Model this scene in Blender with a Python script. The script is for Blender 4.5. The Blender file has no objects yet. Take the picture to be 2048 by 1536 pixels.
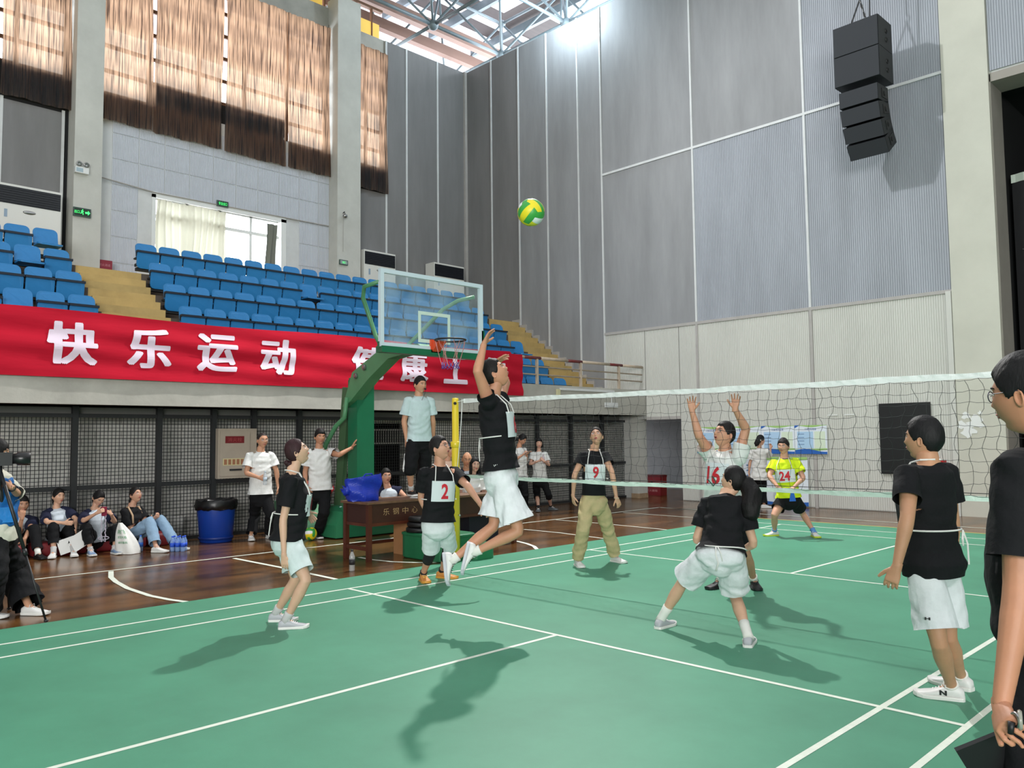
import bpy, math, random
import numpy as np
from mathutils import Vector, Matrix
random.seed(7)
# ------------------------------------------------------------------ camera
FPX=1626.97; YAW=2.363243; PIT=0.066166; ROL=-0.010807
CAM=np.array([7.62576,-7.01328,1.618148])
_f=np.array([math.cos(PIT)*math.cos(YAW),math.cos(PIT)*math.sin(YAW),math.sin(PIT)])
_r=np.cross(_f,[0,0,1.]); _r/=np.linalg.norm(_r); _u=np.cross(_r,_f)
CR=math.cos(ROL)*_r+math.sin(ROL)*_u; CU=-math.sin(ROL)*_r+math.cos(ROL)*_u; CF=_f
sc=bpy.context.scene; col=sc.collection
cd=bpy.data.cameras.new('camera'); cam=bpy.data.objects.new('camera',cd); col.objects.link(cam)
cd.sensor_width=36; cd.lens=FPX*36/2048; cd.clip_end=200; cd.clip_start=.05
cam.matrix_world=Matrix(((CR[0],CU[0],-CF[0],CAM[0]),(CR[1],CU[1],-CF[1],CAM[1]),(CR[2],CU[2],-CF[2],CAM[2]),(0,0,0,1)))
sc.camera=cam
# ------------------------------------------------------------------ light
w=bpy.data.worlds.new('world'); sc.world=w; w.use_nodes=True
bg=w.node_tree.nodes['Background']; bg.inputs[0].default_value=(.86,.93,1,1); bg.inputs[1].default_value=9.0
vs=sc.view_settings; vs.view_transform='Standard'; vs.look='None'; vs.gamma=1; vs.use_curve_mapping=False; vs.exposure=-0.08
def light(name,kind,loc,power,color=(1,1,1),size=1,size_y=None,target=None,spread=None,spot=None,blend=.5):
    l=bpy.data.lights.new(name,kind); l.energy=power; l.color=color
    if kind=='AREA':
        l.shape='RECTANGLE' if size_y else 'DISK'; l.size=size
        if size_y: l.size_y=size_y
        if spread: l.spread=spread
    else: l.shadow_soft_size=size
    if spot: l.spot_size=spot; l.spot_blend=blend
    o=bpy.data.objects.new(name,l); o.location=loc; col.objects.link(o)
    if target is not None: o.rotation_euler=(Vector(target)-Vector(loc)).to_track_quat('-Z','Y').to_euler()
    return o
light('ceiling_daylight','AREA',(4,-4,13.2),1900,(.95,.97,1),26,24,target=(4,-4,0))
light('court_floodlight','SPOT',(-2.6,4.2,10.2),5200,(1,.98,.94),.13,target=(3.2,-1.6,0),spot=math.radians(115),blend=.6)
light('second_floodlight','SPOT',(-3.5,-1.5,12.8),3400,(.95,.98,1),.12,target=(1.2,10.5,7),spot=math.radians(85),blend=.8)
light('near_side_fill','AREA',(19,-18,4.8),5200,(1,.985,.975),14,5,target=(-4,3,1.6))  # added soft fill from behind the camera, lifts fronts and the space under the balcony
light('truss_floodlight','POINT',(-7.2,9.6,13.9),400,(.75,.9,1),.2)
# ------------------------------------------------------------------ helpers
def ray(px,py): return CF+CR*(px-1024)/FPX-CU*(py-768)/FPX
def onz(px,py,z=0.): d=ray(px,py); return CAM+d*((z-CAM[2])/d[2])
def onx(px,py,x): d=ray(px,py); return CAM+d*((x-CAM[0])/d[0])
def ony(px,py,y): d=ray(px,py); return CAM+d*((y-CAM[1])/d[1])
def ondep(px,py,D): return CAM+ray(px,py)*D
def depth(p): return float((np.asarray(p,float)-CAM)@CF)
def nrm(v): v=np.asarray(v,float); return v/(np.linalg.norm(v)+1e-12)
V3=lambda *a: np.array(a,float)
ORG={}
def _org(parent):
    return ORG[parent.name] if parent is not None else np.zeros(3)
class MB:
    def __init__(s): s.v=[]; s.f=[]; s.m=[]
    def add(s,vs,fs,mi=0):
        n=len(s.v); s.v+= [tuple(map(float,v)) for v in vs]; s.f+=[tuple(n+i for i in f) for f in fs]; s.m+=[mi]*len(fs); return s
    def box(s,a,b,mi=0):
        x0,y0,z0=a; x1,y1,z1=b
        return s.add([(x0,y0,z0),(x1,y0,z0),(x1,y1,z0),(x0,y1,z0),(x0,y0,z1),(x1,y0,z1),(x1,y1,z1),(x0,y1,z1)],
          [(0,3,2,1),(4,5,6,7),(0,1,5,4),(1,2,6,5),(2,3,7,6),(3,0,4,7)],mi)
    def obox(s,c,ax,ay,az,mi=0):
        c,ax,ay,az=[np.asarray(q,float) for q in (c,ax,ay,az)]
        vs=[c+i*ax+j*ay+k*az for k in(-1,1) for i,j in((-1,-1),(1,-1),(1,1),(-1,1))]
        return s.add(vs,[(0,3,2,1),(4,5,6,7),(0,1,5,4),(1,2,6,5),(2,3,7,6),(3,0,4,7)],mi)
    def bar(s,p,q,w,h=None,up=(0,0,1),mi=0):
        p,q=np.asarray(p,float),np.asarray(q,float); h=h or w; d=q-p; L=np.linalg.norm(d); d=d/L
        a=np.cross(d,up)
        if np.linalg.norm(a)<1e-3: a=np.cross(d,(1,0,0))
        a=nrm(a); b=np.cross(a,d)
        return s.obox((p+q)/2,a*w/2,b*h/2,d*L/2,mi)
    def tube(s,pts,r,n=8,cap=True,mi=0,closed=False):
        pts=[np.asarray(p,float) for p in pts]; k=len(pts)
        rs=r if hasattr(r,'__len__') else [r]*k
        ref=None; rings=[]
        for i in range(k):
            if closed: t=pts[(i+1)%k]-pts[i-1]
            else: t=pts[min(i+1,k-1)]-pts[max(i-1,0)]
            t=nrm(t)
            if ref is None:
                ref=np.cross(t,(0,0,1)); 
                if np.linalg.norm(ref)<1e-2: ref=np.cross(t,(1,0,0))
            a=nrm(ref-t*(ref@t)); ref=a; b=np.cross(t,a)
            rings.append([pts[i]+rs[i]*(a*math.cos(2*math.pi*j/n)+b*math.sin(2*math.pi*j/n)) for j in range(n)])
        vs=[v for R in rings for v in R]; fs=[]
        m=k if closed else k-1
        for i in range(m):
            i2=(i+1)%k
            for j in range(n): fs.append((i*n+j,i*n+(j+1)%n,i2*n+(j+1)%n,i2*n+j))
        if cap and not closed:
            fs.append(tuple(range(n))[::-1]); fs.append(tuple((k-1)*n+j for j in range(n)))
        return s.add(vs,fs,mi)
    def lathe(s,prof,c=(0,0,0),n=20,mi=0,ax=None):
        c=np.asarray(c,float)
        if ax is None: A,B,Z=V3(1,0,0),V3(0,1,0),V3(0,0,1)
        else:
            Z=nrm(ax); A=np.cross(Z,(0,0,1)); A=nrm(A) if np.linalg.norm(A)>1e-3 else V3(1,0,0); B=np.cross(Z,A)
        vs=[c+r*(A*math.cos(2*math.pi*j/n)+B*math.sin(2*math.pi*j/n))+Z*z for r,z in prof for j in range(n)]
        fs=[]
        for i in range(len(prof)-1):
            for j in range(n): fs.append((i*n+j,i*n+(j+1)%n,(i+1)*n+(j+1)%n,(i+1)*n+j))
        if prof[0][0]>1e-6: fs.append(tuple(range(n))[::-1])
        if prof[-1][0]>1e-6: fs.append(tuple((len(prof)-1)*n+j for j in range(n)))
        return s.add(vs,fs,mi)
    def prism(s,poly,o,ax,ay,az,mi=0):
        "poly in (u,v); o + u*ax + v*ay, extruded by az"
        o,ax,ay,az=[np.asarray(q,float) for q in (o,ax,ay,az)]; n=len(poly)
        a=[o+u*ax+v*ay for u,v in poly]; b=[p+az for p in a]
        return s.add(a+b,[tuple(range(n))[::-1],tuple(range(n,2*n))]+[(i,(i+1)%n,n+(i+1)%n,n+i) for i in range(n)],mi)
    def rings(s,R,cap=True,mi=0):
        n=len(R[0]); vs=[v for q in R for v in q]; fs=[]
        for i in range(len(R)-1):
            for j in range(n): fs.append((i*n+j,i*n+(j+1)%n,(i+1)*n+(j+1)%n,(i+1)*n+j))
        if cap: fs.append(tuple(range(n))[::-1]); fs.append(tuple((len(R)-1)*n+j for j in range(n)))
        return s.add(vs,fs,mi)
    def grid(s,fn,nu,nv,mi=0):
        vs=[fn(i/nu,j/nv) for j in range(nv+1) for i in range(nu+1)]; W=nu+1
        return s.add(vs,[(j*W+i,j*W+i+1,(j+1)*W+i+1,(j+1)*W+i) for j in range(nv) for i in range(nu)],mi)
    def ball(s,c,r,n=12,mi=0,sc=(1,1,1)):
        prof=[(math.sin(math.pi*i/n)*1.0,-math.cos(math.pi*i/n)) for i in range(n+1)]
        c=np.asarray(c,float); m=2*n; vs=[c+r*np.array(sc)*V3(p*math.cos(2*math.pi*j/m),p*math.sin(2*math.pi*j/m),z) for p,z in prof for j in range(m)]
        return s.add(vs,[(i*m+j,i*m+(j+1)%m,(i+1)*m+(j+1)%m,(i+1)*m+j) for i in range(n) for j in range(m)],mi)
    def mesh(s,name,o=(0,0,0)):
        me=bpy.data.meshes.new(name); o=np.asarray(o,float)
        me.from_pydata([tuple(np.asarray(v)-o) for v in s.v],[],s.f); 
        if any(s.m): me.polygons.foreach_set('material_index',s.m)
        me.update(); return me
    def build(s,name,mat,parent=None,smooth=False,loc=None,fix=True):
        o=_org(parent) if loc is None else np.asarray(loc,float)
        me=s.mesh(name,o)
        for mm in (mat if isinstance(mat,(list,tuple)) else [mat]): me.materials.append(mm)
        if fix: fixn(me)
        if smooth: me.polygons.foreach_set('use_smooth',[True]*len(me.polygons))
        return link(name,me,parent,o)
def fixn(me):
    import bmesh
    b=bmesh.new(); b.from_mesh(me); bmesh.ops.recalc_face_normals(b,faces=b.faces); b.to_mesh(me); b.free()
def link(name,me,parent,o):
    ob=bpy.data.objects.new(name,me); col.objects.link(ob)
    if parent is not None: ob.parent=parent; ob.location=tuple(np.asarray(o,float)-_org(parent))
    else: ob.location=tuple(o)
    ORG[ob.name]=np.asarray(o,float)
    return ob
def thing(name,label,cat,loc,group=None):
    o=bpy.data.objects.new(name,None); col.objects.link(o); o.location=tuple(loc); o.empty_display_size=.1
    ORG[o.name]=np.asarray(loc,float); o['label']=label; o['category']=cat
    if group: o['group']=group
    return o
def tag(o,label=None,cat=None,group=None,kind=None):
    if label: o['label']=label
    if cat: o['category']=cat
    if group: o['group']=group
    if kind: o['kind']=kind
    return o
def struct(name,label=None):
    o=bpy.data.objects.new(name,None); col.objects.link(o); ORG[o.name]=np.zeros(3); o['kind']='structure'
    o['label']=label or name
    return o
def sh(ob): ob.data.polygons.foreach_set('use_smooth',[True]*len(ob.data.polygons)); return ob
# ------------------------------------------------------------------ materials
def lin(c): 
    c=[x/255 for x in c]; return tuple(x/12.92 if x<=.04045 else ((x+.055)/1.055)**2.4 for x in c)+(1,)
def mat(name,rgb,rough=.6,metal=0,noise=0.,nscale=8,bump=0.,bscale=40,spec=.5,stretch=None,trans=0,alpha=1,emit=None,estr=0,dark=None,coat=0,sheen=0):
    m=bpy.data.materials.new(name); m.use_nodes=True; nt=m.node_tree; b=nt.nodes['Principled BSDF']
    c=lin(rgb); b.inputs['Base Color'].default_value=c; b.inputs['Roughness'].default_value=rough; b.inputs['Metallic'].default_value=metal
    b.inputs['Specular IOR Level'].default_value=spec
    if coat: b.inputs['Coat Weight'].default_value=coat; b.inputs['Coat Roughness'].default_value=.12
    if sheen: b.inputs['Sheen Weight'].default_value=sheen
    if trans: b.inputs['Transmission Weight'].default_value=trans
    if alpha<1: b.inputs['Alpha'].default_value=alpha
    if emit: b.inputs['Emission Color'].default_value=lin(emit); b.inputs['Emission Strength'].default_value=estr
    tc=nt.nodes.new('ShaderNodeTexCoord'); mp=nt.nodes.new('ShaderNodeMapping'); nt.links.new(tc.outputs['Object'],mp.inputs[0])
    if stretch: mp.inputs['Scale'].default_value=stretch
    if noise:
        n=nt.nodes.new('ShaderNodeTexNoise'); n.inputs['Scale'].default_value=nscale; n.inputs['Detail'].default_value=6; n.inputs['Roughness'].default_value=.62
        nt.links.new(mp.outputs[0],n.inputs['Vector'])
        r=nt.nodes.new('ShaderNodeValToRGB'); r.color_ramp.elements[0].position=.3; r.color_ramp.elements[1].position=.72
        d=lin(dark) if dark else tuple(x*(1-noise) for x in c[:3])+(1,)
        r.color_ramp.elements[0].color=d; r.color_ramp.elements[1].color=tuple(min(1,x*(1+noise*.35)) for x in c[:3])+(1,)
        nt.links.new(n.outputs[0],r.inputs[0]); nt.links.new(r.outputs[0],b.inputs['Base Color'])
    if bump:
        n2=nt.nodes.new('ShaderNodeTexNoise'); n2.inputs['Scale'].default_value=bscale; n2.inputs['Detail'].default_value=4
        nt.links.new(mp.outputs[0],n2.inputs['Vector'])
        bp=nt.nodes.new('ShaderNodeBump'); bp.inputs['Strength'].default_value=bump; bp.inputs['Distance'].default_value=.02
        nt.links.new(n2.outputs[0],bp.inputs['Height']); nt.links.new(bp.outputs[0],b.inputs['Normal'])
    return m
M={}
M['concrete']=mat('concrete',(178,176,168),.85,noise=.22,nscale=1.6,bump=.25,bscale=14)
M['column']=mat('column_paint',(204,204,197),.8,noise=.14,nscale=1.2,bump=.15,bscale=10)
M['pillar']=mat('pillar_paint',(202,201,188),.8,noise=.10,nscale=.9,bump=.12,bscale=8)
M['reveal']=mat('reveal_plaster',(160,154,146),.8,noise=.1,nscale=1.5)
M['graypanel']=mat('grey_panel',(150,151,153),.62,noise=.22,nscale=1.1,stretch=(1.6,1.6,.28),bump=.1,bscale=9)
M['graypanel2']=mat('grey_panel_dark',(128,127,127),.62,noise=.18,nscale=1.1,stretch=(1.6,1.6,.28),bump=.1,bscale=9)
M['ribgray']=mat('ribbed_grey_panel',(166,170,178),.6,noise=.16,nscale=1.0,stretch=(1.6,1.6,.3))
M['ribwhite']=mat('ribbed_white_panel',(208,208,201),.65,noise=.1,nscale=.8,stretch=(1,1,.4))
M['tilewhite']=mat('white_acoustic_panel',(206,210,218),.65,noise=.1,nscale=1)
M['trim']=mat('pale_trim',(214,216,216),.5,noise=.1,nscale=3)
M['trimgray']=mat('grey_trim',(176,172,168),.6,noise=.12,nscale=4)
M['ochre']=mat('ochre_step_paint',(196,168,108),.75,noise=.2,nscale=2.2,bump=.15,bscale=20)
M['deck']=mat('stand_concrete',(96,86,78),.9,noise=.3,nscale=3)
M['black']=mat('black_paint',(22,23,25),.5)
M['steel']=mat('fence_steel',(38,40,42),.55,noise=.2,nscale=10)
M['dark']=mat('unlit_dark',(30,31,33),.9)
M['white']=mat('white_paint',(232,234,232),.5)
M['whiteline']=mat('white_line_paint',(228,236,222),.55,noise=.12,nscale=12)
M['yellowline']=mat('yellow_line_paint',(205,190,95),.55,noise=.1,nscale=12)
M['wallplain']=mat('plain_wall',(196,196,192),.8,noise=.1,nscale=1)
M['silver']=mat('brushed_metal',(170,170,170),.3,1)
M['red']=mat('red_plastic',(178,22,28),.5)
M['darkred']=mat('dark_red_vinyl',(118,22,30),.55,noise=.2,nscale=4)
M['blackcloth']=mat('black_cloth',(17,19,22),.85,noise=.2,nscale=6,sheen=.2)
M['whitecloth']=mat('white_cloth',(226,230,232),.8)
M['glassy']=mat('clear_plastic',(225,235,240),.08,trans=.85,alpha=.55)
# wood floor, glossy varnish
def wood_floor():
    m=mat('varnished_wood_floor',(112,72,38),.16,spec=.5); nt=m.node_tree; b=nt.nodes['Principled BSDF']
    tc=nt.nodes.new('ShaderNodeTexCoord'); mp=nt.nodes.new('ShaderNodeMapping'); mp.inputs['Scale'].default_value=(2.2,.5,1)
    nt.links.new(tc.outputs['Object'],mp.inputs[0])
    n=nt.nodes.new('ShaderNodeTexNoise'); n.inputs['Scale'].default_value=1.3; n.inputs['Detail'].default_value=8; nt.links.new(mp.outputs[0],n.inputs['Vector'])
    r=nt.nodes.new('ShaderNodeValToRGB'); r.color_ramp.elements[0].position=.32; r.color_ramp.elements[1].position=.7
    r.color_ramp.elements[0].color=lin((62,42,24)); r.color_ramp.elements[1].color=lin((126,86,48))
    nt.links.new(n.outputs[0],r.inputs[0])
    br=nt.nodes.new('ShaderNodeTexBrick'); br.inputs['Scale'].default_value=1; br.inputs['Brick Width'].default_value=.9; br.inputs['Row Height'].default_value=.06
    br.inputs['Mortar Size'].default_value=.0025; br.inputs['Color1'].default_value=(1,1,1,1); br.inputs['Color2'].default_value=(.8,.78,.75,1); br.inputs['Mortar'].default_value=(.45,.42,.4,1)
    mp2=nt.nodes.new('ShaderNodeMapping'); mp2.inputs['Rotation'].default_value=(0,0,math.pi/2); nt.links.new(tc.outputs['Object'],mp2.inputs[0]); nt.links.new(mp2.outputs[0],br.inputs['Vector'])
    mx=nt.nodes.new('ShaderNodeMix'); mx.data_type='RGBA'; mx.blend_type='MULTIPLY'; mx.inputs[0].default_value=.7
    nt.links.new(r.outputs[0],mx.inputs[6]); nt.links.new(br.outputs[0],mx.inputs[7]); nt.links.new(mx.outputs[2],b.inputs['Base Color'])
    n3=nt.nodes.new('ShaderNodeTexNoise'); n3.inputs['Scale'].default_value=.8; mr=nt.nodes.new('ShaderNodeMapRange'); mr.inputs[3].default_value=.12; mr.inputs[4].default_value=.3
    nt.links.new(tc.outputs['Object'],n3.inputs['Vector']); nt.links.new(n3.outputs[0],mr.inputs[0]); nt.links.new(mr.outputs[0],b.inputs['Roughness'])
    return m
M['wood']=wood_floor()
M['green']=mat('green_court_vinyl',(78,148,118),.52,noise=.16,nscale=1.1,bump=.06,bscale=220,spec=.35)
M['tablewood']=mat('brown_table_wood',(88,42,26),.4,noise=.35,nscale=5,stretch=(1,1,.6))
M['hoopgreen']=mat('green_enamel',(28,108,74),.35,noise=.12,nscale=3,coat=.2)
M['hoopgreen2']=mat('light_green_enamel',(80,140,98),.4,noise=.15,nscale=3)
M['blueseat']=mat('blue_seat_plastic',(44,132,196),.42,noise=.1,nscale=5)
M['seatdark']=mat('dark_seat_edge',(24,38,54),.5)
# text as mesh
_tc={}
def text_mesh(body,size=1,bold=0.0,ext=0.0,res=3):
    key=(body,bold,res)
    if bold=='heavy' and key not in _tc:
        v,f=text_mesh(body,bold=0.,res=res); import bmesh
        b=bmesh.new(); vv=[b.verts.new(p) for p in v]
        for q in f:
            try: b.faces.new([vv[i] for i in q])
            except ValueError: pass
        for _ in range(4):
            es=[e for e in b.edges if e.calc_length()>.09]
            if not es: break
            bmesh.ops.subdivide_edges(b,edges=es,cuts=1); bmesh.ops.triangulate(b,faces=b.faces[:])
        b.verts.index_update(); v0=np.array([q.co[:] for q in b.verts]); f0=[tuple(q.index for q in p.verts) for p in b.faces]; b.free()
        V=[];F=[]
        for k,(dx,dy) in enumerate(((0,0),(.046,0),(-.046,0),(0,.022),(0,-.022),(.036,.02),(-.036,-.02),(.036,-.02),(-.036,.02),(.022,0),(-.022,0))):
            n=len(V)*len(v0); V.append(v0+np.array([dx,dy,0])); F+=[tuple(i+n for i in q) for q in f0]
        _tc[key]=(np.concatenate(V),F)
    if key not in _tc:
        c=bpy.data.curves.new('t','FONT'); c.body=body; c.size=1; c.offset=bold; c.align_x='CENTER'; c.align_y='CENTER'; c.resolution_u=res; c.fill_mode='BOTH'
        o=bpy.data.objects.new('t',c); col.objects.link(o); bpy.context.view_layer.update()
        me=bpy.data.meshes.new_from_object(o.evaluated_get(bpy.context.evaluated_depsgraph_get()))
        v=np.zeros(len(me.vertices)*3); me.vertices.foreach_get('co',v); v=v.reshape(-1,3)
        f=[tuple(p.vertices) for p in me.polygons]; bpy.data.objects.remove(o)
        v[:,0]-=(v[:,0].min()+v[:,0].max())/2; v[:,1]-=(v[:,1].min()+v[:,1].max())/2
        _tc[key]=(v,f)
    v,f=_tc[key]; return v.copy(),f
def put_text(name,body,c,ax,ay,W,H,m,parent,bold=0.,fn=None,res=3):
    "text filling W x H centred at c in plane ax, ay; fn maps flat (u,v) to a point instead"
    v,f=text_mesh(body,bold=bold,res=res)
    sx=W/(np.ptp(v[:,0])+1e-9); sy=H/(np.ptp(v[:,1])+1e-9)
    u=v[:,0]*sx; t=v[:,1]*sy; c=np.asarray(c,float)
    P=[fn(a,b) for a,b in zip(u,t)] if fn else [c+a*np.asarray(ax,float)+b*np.asarray(ay,float) for a,b in zip(u,t)]
    mb=MB(); mb.add(P,f); return mb.build(name,m,parent,fix=False)
# ================================================================== STRUCTURE
YW=10.5; XW=-12.2; XF=-5.9
fl=struct('floor','varnished brown wood sports floor with green court mat and painted lines')
m=MB(); m.box((-30,-24,-.3),(22,16,0)); m.build('wood_floor',M['wood'],fl)
m=MB(); m.box((-.62,-24,0),(22,7.62,.008)); m.build('court_mat',M['green'],fl)
def line(name,pts,w,z,mt):
    P=[V3(p[0],p[1],0) for p in pts]; L=[];R=[]
    for i,p in enumerate(P):
        t=nrm(P[min(i+1,len(P)-1)]-P[max(i-1,0)]); n=V3(-t[1],t[0],0)*w/2; L.append(p+n); R.append(p-n)
    m=MB(); k=len(P); vs=[q+V3(0,0,z) for q in L]+[q+V3(0,0,z) for q in R]
    m.add(vs,[(i,i+1,k+i+1,k+i) for i in range(k-1)]); return m.build(name,mt,fl)
SY=1.02; zl=.0095
for x in (0,.46,5.64,6.1): line('court_line',[(x,-6.7*SY),(x,6.7*SY)],.04,zl,M['whiteline'])
for s in (-1,1):
    line('court_line',[(0,s*1.98*SY),(6.1,s*1.98*SY)],.04,zl+.0005,M['whiteline'])
    line('court_line',[(0,s*5.94*SY),(6.1,s*5.94*SY)],.04,zl+.0005,M['whiteline'])
    line('court_line',[(0,s*6.7*SY),(6.1,s*6.7*SY)],.04,zl+.0005,M['whiteline'])
    line('court_line',[(3.05,s*1.98*SY),(3.05,s*6.7*SY)],.04,zl,M['whiteline'])
line('court_edge_line',[(-.62,7.58),(22,7.58)],.06,zl,M['yellowline'])
wl=.004
def pl(pts,w=.05): return line('floor_line',[tuple(onz(a,b)[:2]) for a,b in pts],w,wl,M['whiteline'])
line('floor_line',[(-3.35,-9),(-3.33,8.45)],.05,wl,M['whiteline'])
pl([(1320,1015),(1390,1020)]); line('floor_line',[(-3.33,8.45),(22,8.45)],.05,wl,M['whiteline'])
line('floor_line',[(-3.2,6.95),(-.62,6.95)],.04,wl,M['whiteline'])
pl([(222,1143),(222,1155),(232,1164),(255,1177),(300,1192),(340,1200),(385,1206)],.06)
pl([(468,1117),(560,1135),(677,1160)],.06)
pl([(718,1115),(745,1120),(785,1124),(850,1126),(905,1124)],.06)
pl([(1012,1080),(1035,1083),(1055,1088),(1068,1093),(1074,1099)],.06)
pl([(1048,1059),(1120,1066),(1212,1078)],.04)
pl([(1112,1040),(1200,1047),(1335,1060)],.04)
# ---- back wall (y = 10.5)
wb=struct('wall_back','tall back wall of grey and white ribbed panels')
def wall_boxes(par,rects,fn,mt,name='wall_core'):
    for r in rects:
        m=MB(); a,b=fn(*r); m.box(a,b); m.build(name,mt,par)
backrect=[(-12.6,-5.42,0,13.76),(-5.42,-4.07,2.07,13.76),(-4.07,3.2,0,13.76),(3.2,14,8.6,13.76),(14,22,0,13.76)]
wall_boxes(wb,[r for r in backrect],lambda x0,x1,z0,z1:((x0,YW+.03,z0),(x1,YW+.4,z1)),M['wallplain'])
def ribbed(name,x0,x1,z0,z1,mt,pitch=.046,d=.014,y=YW):
    n=max(1,round((x1-x0)/pitch)); p=(x1-x0)/n; prof=[]
    for i in range(n):
        a=x0+i*p; prof+=[(a,y),(a+p*.62,y),(a+p*.7,y+d),(a+p*.92,y+d)]
    prof.append((x1,y)); m=MB(); k=len(prof)
    vs=[(u,v,z0) for u,v in prof]+[(u,v,z1) for u,v in prof]
    m.add(vs,[(i,i+1,k+i+1,k+i) for i in range(k-1)]); m.add([(x0,y,z0),(x1,y,z0),(x1,y+.03,z0),(x0,y+.03,z0)],[(0,1,2,3)])
    m.add([(x0,y,z1),(x1,y,z1),(x1,y+.03,z1),(x0,y+.03,z1)],[(0,1,2,3)])
    return m.build(name,mt,wb)
def panel(name,x0,x1,z0,z1,mt,g=.012,t=.03,y=YW,par=None):
    m=MB(); m.box((x0+g,y,z0+g),(x1-g,y+t,z1-g)); return m.build(name,mt,par or wb)
xs=[-12.17,-10.95,-9.72,-8.53,-7.31,-6.46]
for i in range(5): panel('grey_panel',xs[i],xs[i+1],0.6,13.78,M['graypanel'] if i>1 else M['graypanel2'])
cols=[-6.46,-3.52,-.56,2.37]
for i in range(3):
    for z0,z1 in ((8.92,13.78),(4.46,8.92)):
        (ribbed('grey_ribbed_panel',cols[i]+.012,cols[i+1]-.012,z0+.02,z1-.02,M['ribgray']) if i==2 or (i==1 and z0<5) else panel('grey_panel',cols[i],cols[i+1],z0,z1,M['graypanel']))
ribbed('white_ribbed_panel',-6.45,-5.13,2.85,4.42,M['ribwhite']); ribbed('white_ribbed_panel',-5.11,-4.07,2.12,4.42,M['ribwhite'])
ribbed('white_ribbed_panel',-4.05,-3.55,0.02,4.42,M['ribwhite']); ribbed('white_ribbed_panel',-3.49,-.6,0.02,4.42,M['ribwhite']); ribbed('white_ribbed_panel',-.52,2.3,0.02,4.42,M['ribwhite'])
ribbed('header_ribbed_panel',3.22,14,8.66,13.76,M['ribgray'])
def vtrim(x,z0,z1,w=.05,mt='trim',t=.025): m=MB(); m.box((x-w/2,YW-t,z0),(x+w/2,YW+.01,z1)); return m.build('wall_trim',M[mt],wb)
for x in xs[1:]: vtrim(x,0.6 if x<-6.5 else 2.85,13.78)
for x in cols[1:3]: vtrim(x,4.46,13.78); vtrim(x,0,4.46,.07,'trimgray')
def htrim(x0,x1,z,w=.06,mt='trim',t=.025): m=MB(); m.box((x0,YW-t-.002,z-w/2),(x1,YW+.01,z+w/2)); return m.build('wall_trim',M[mt],wb)
htrim(-6.46,2.37,8.92); htrim(-6.46,2.37,4.44,.07,'trimgray'); htrim(-5.1,-4.05,2.09,.08,'trimgray')
m=MB(); m.box((2.26,YW-.07,0),(2.36,YW+.02,4.44)); m.build('corner_trim',M['ribwhite'],wb)
# concrete column beside the stage and its return
m=MB(); m.box((2.37,YW-.05,0),(3.2,YW+.75,13.8)); m.build('stage_column',M['pillar'],wb)
m=MB(); m.box((3.2,YW+.02,8.45),(14,YW+.75,8.62)); m.build('stage_header',M['reveal'],wb)
m=MB(); m.box((3.15,YW+.02,0),(3.22,YW+.75,8.6)); m.build('stage_reveal',M['reveal'],wb)
mp_=MB()   # flaking paint patches on the column
for (a,b,s) in ((1932,832,.09),(1952,845,.17),(1938,862,.16),(1960,826,.05),(1925,850,.1)):
    c=ony(a,b,YW-.055-.0007*(a%7)); mp_.prism([(s*(.8+.35*math.sin(5*t+a))*math.cos(t),s*(.7+.3*math.sin(3*t+b))*math.sin(t)) for t in np.linspace(0,2*math.pi,15)[:-1]],c,(1,0,0),(0,0,1),(0,.004,0))
mp_.build('paint_patch',M['white'],wb)
# passage behind the opening
wp=struct('wall_passage','dim passage behind the wall opening')
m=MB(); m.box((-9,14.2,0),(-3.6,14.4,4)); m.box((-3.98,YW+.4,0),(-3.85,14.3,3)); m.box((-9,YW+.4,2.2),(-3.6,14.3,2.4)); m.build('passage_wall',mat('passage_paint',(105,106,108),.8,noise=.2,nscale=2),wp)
m=MB(); m.box((-4.75,14.12,0),(-4.69,14.18,2.3)); m.build('corner_bead',M['trim'],wp)
for k in range(4):
    m=MB(); m.box((-4.9,12.6+.28*k,0),(-3.98,12.88+.28*k,.16*(k+1))); m.build('stair_step',M['ochre'],wp)
m=MB(); m.box((-5.62,YW-.02,0),(-5.4,YW+.35,2.17)); m.build('passage_pillar',M['column'],wp)
m=MB(); m.box((-5.64,YW-.03,0),(-5.38,YW+.36,.12)); m.build('pillar_base',mat('rust_stained_plaster',(176,150,120),.8,noise=.3,nscale=9),wp)
# ---- left wall (x = -12.2) behind the stand
wlft=struct('wall_left','far side wall with tall curtained windows')
Ys=dict(c1=(-1.48,-.9),c2=(5.29,6.06))
R=[(-24,-1.48,4.9,9.9),(-24,-4.6,9.9,13.6),(-1.48,.45,4.9,9.8),(3.88,7.28,4.9,9.75),(.45,3.88,4.9,5.55),(.45,3.88,7.6,9.9),(.33,3.9,9.9,10.3),(7.28,10.6,4.9,13.8),(5.29,6.06,9.7,13.6),(-1.48,-.9,9.8,13.6)]
for y0,y1,z0,z1 in R:
    m=MB(); m.box((XW-.35,y0,z0),(XW-.03,y1,z1)); m.build('wall_core',M['wallplain'] if z1<9.6 else M['dark'],wlft)  # taller pieces coloured dark so the curtains' lower band stays shaded from behind
for k,(y0,y1) in enumerate(((7.28,8.05),(8.05,9.29),(9.29,10.47))):
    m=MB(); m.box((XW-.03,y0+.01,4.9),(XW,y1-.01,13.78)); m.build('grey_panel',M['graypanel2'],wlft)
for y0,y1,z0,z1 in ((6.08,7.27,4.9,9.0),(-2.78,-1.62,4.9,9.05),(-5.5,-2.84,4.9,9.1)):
    m=MB(); m.box((XW-.03,y0,z0),(XW,y1,z1)); m.build('grey_panel',M['graypanel2'],wlft)
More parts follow.
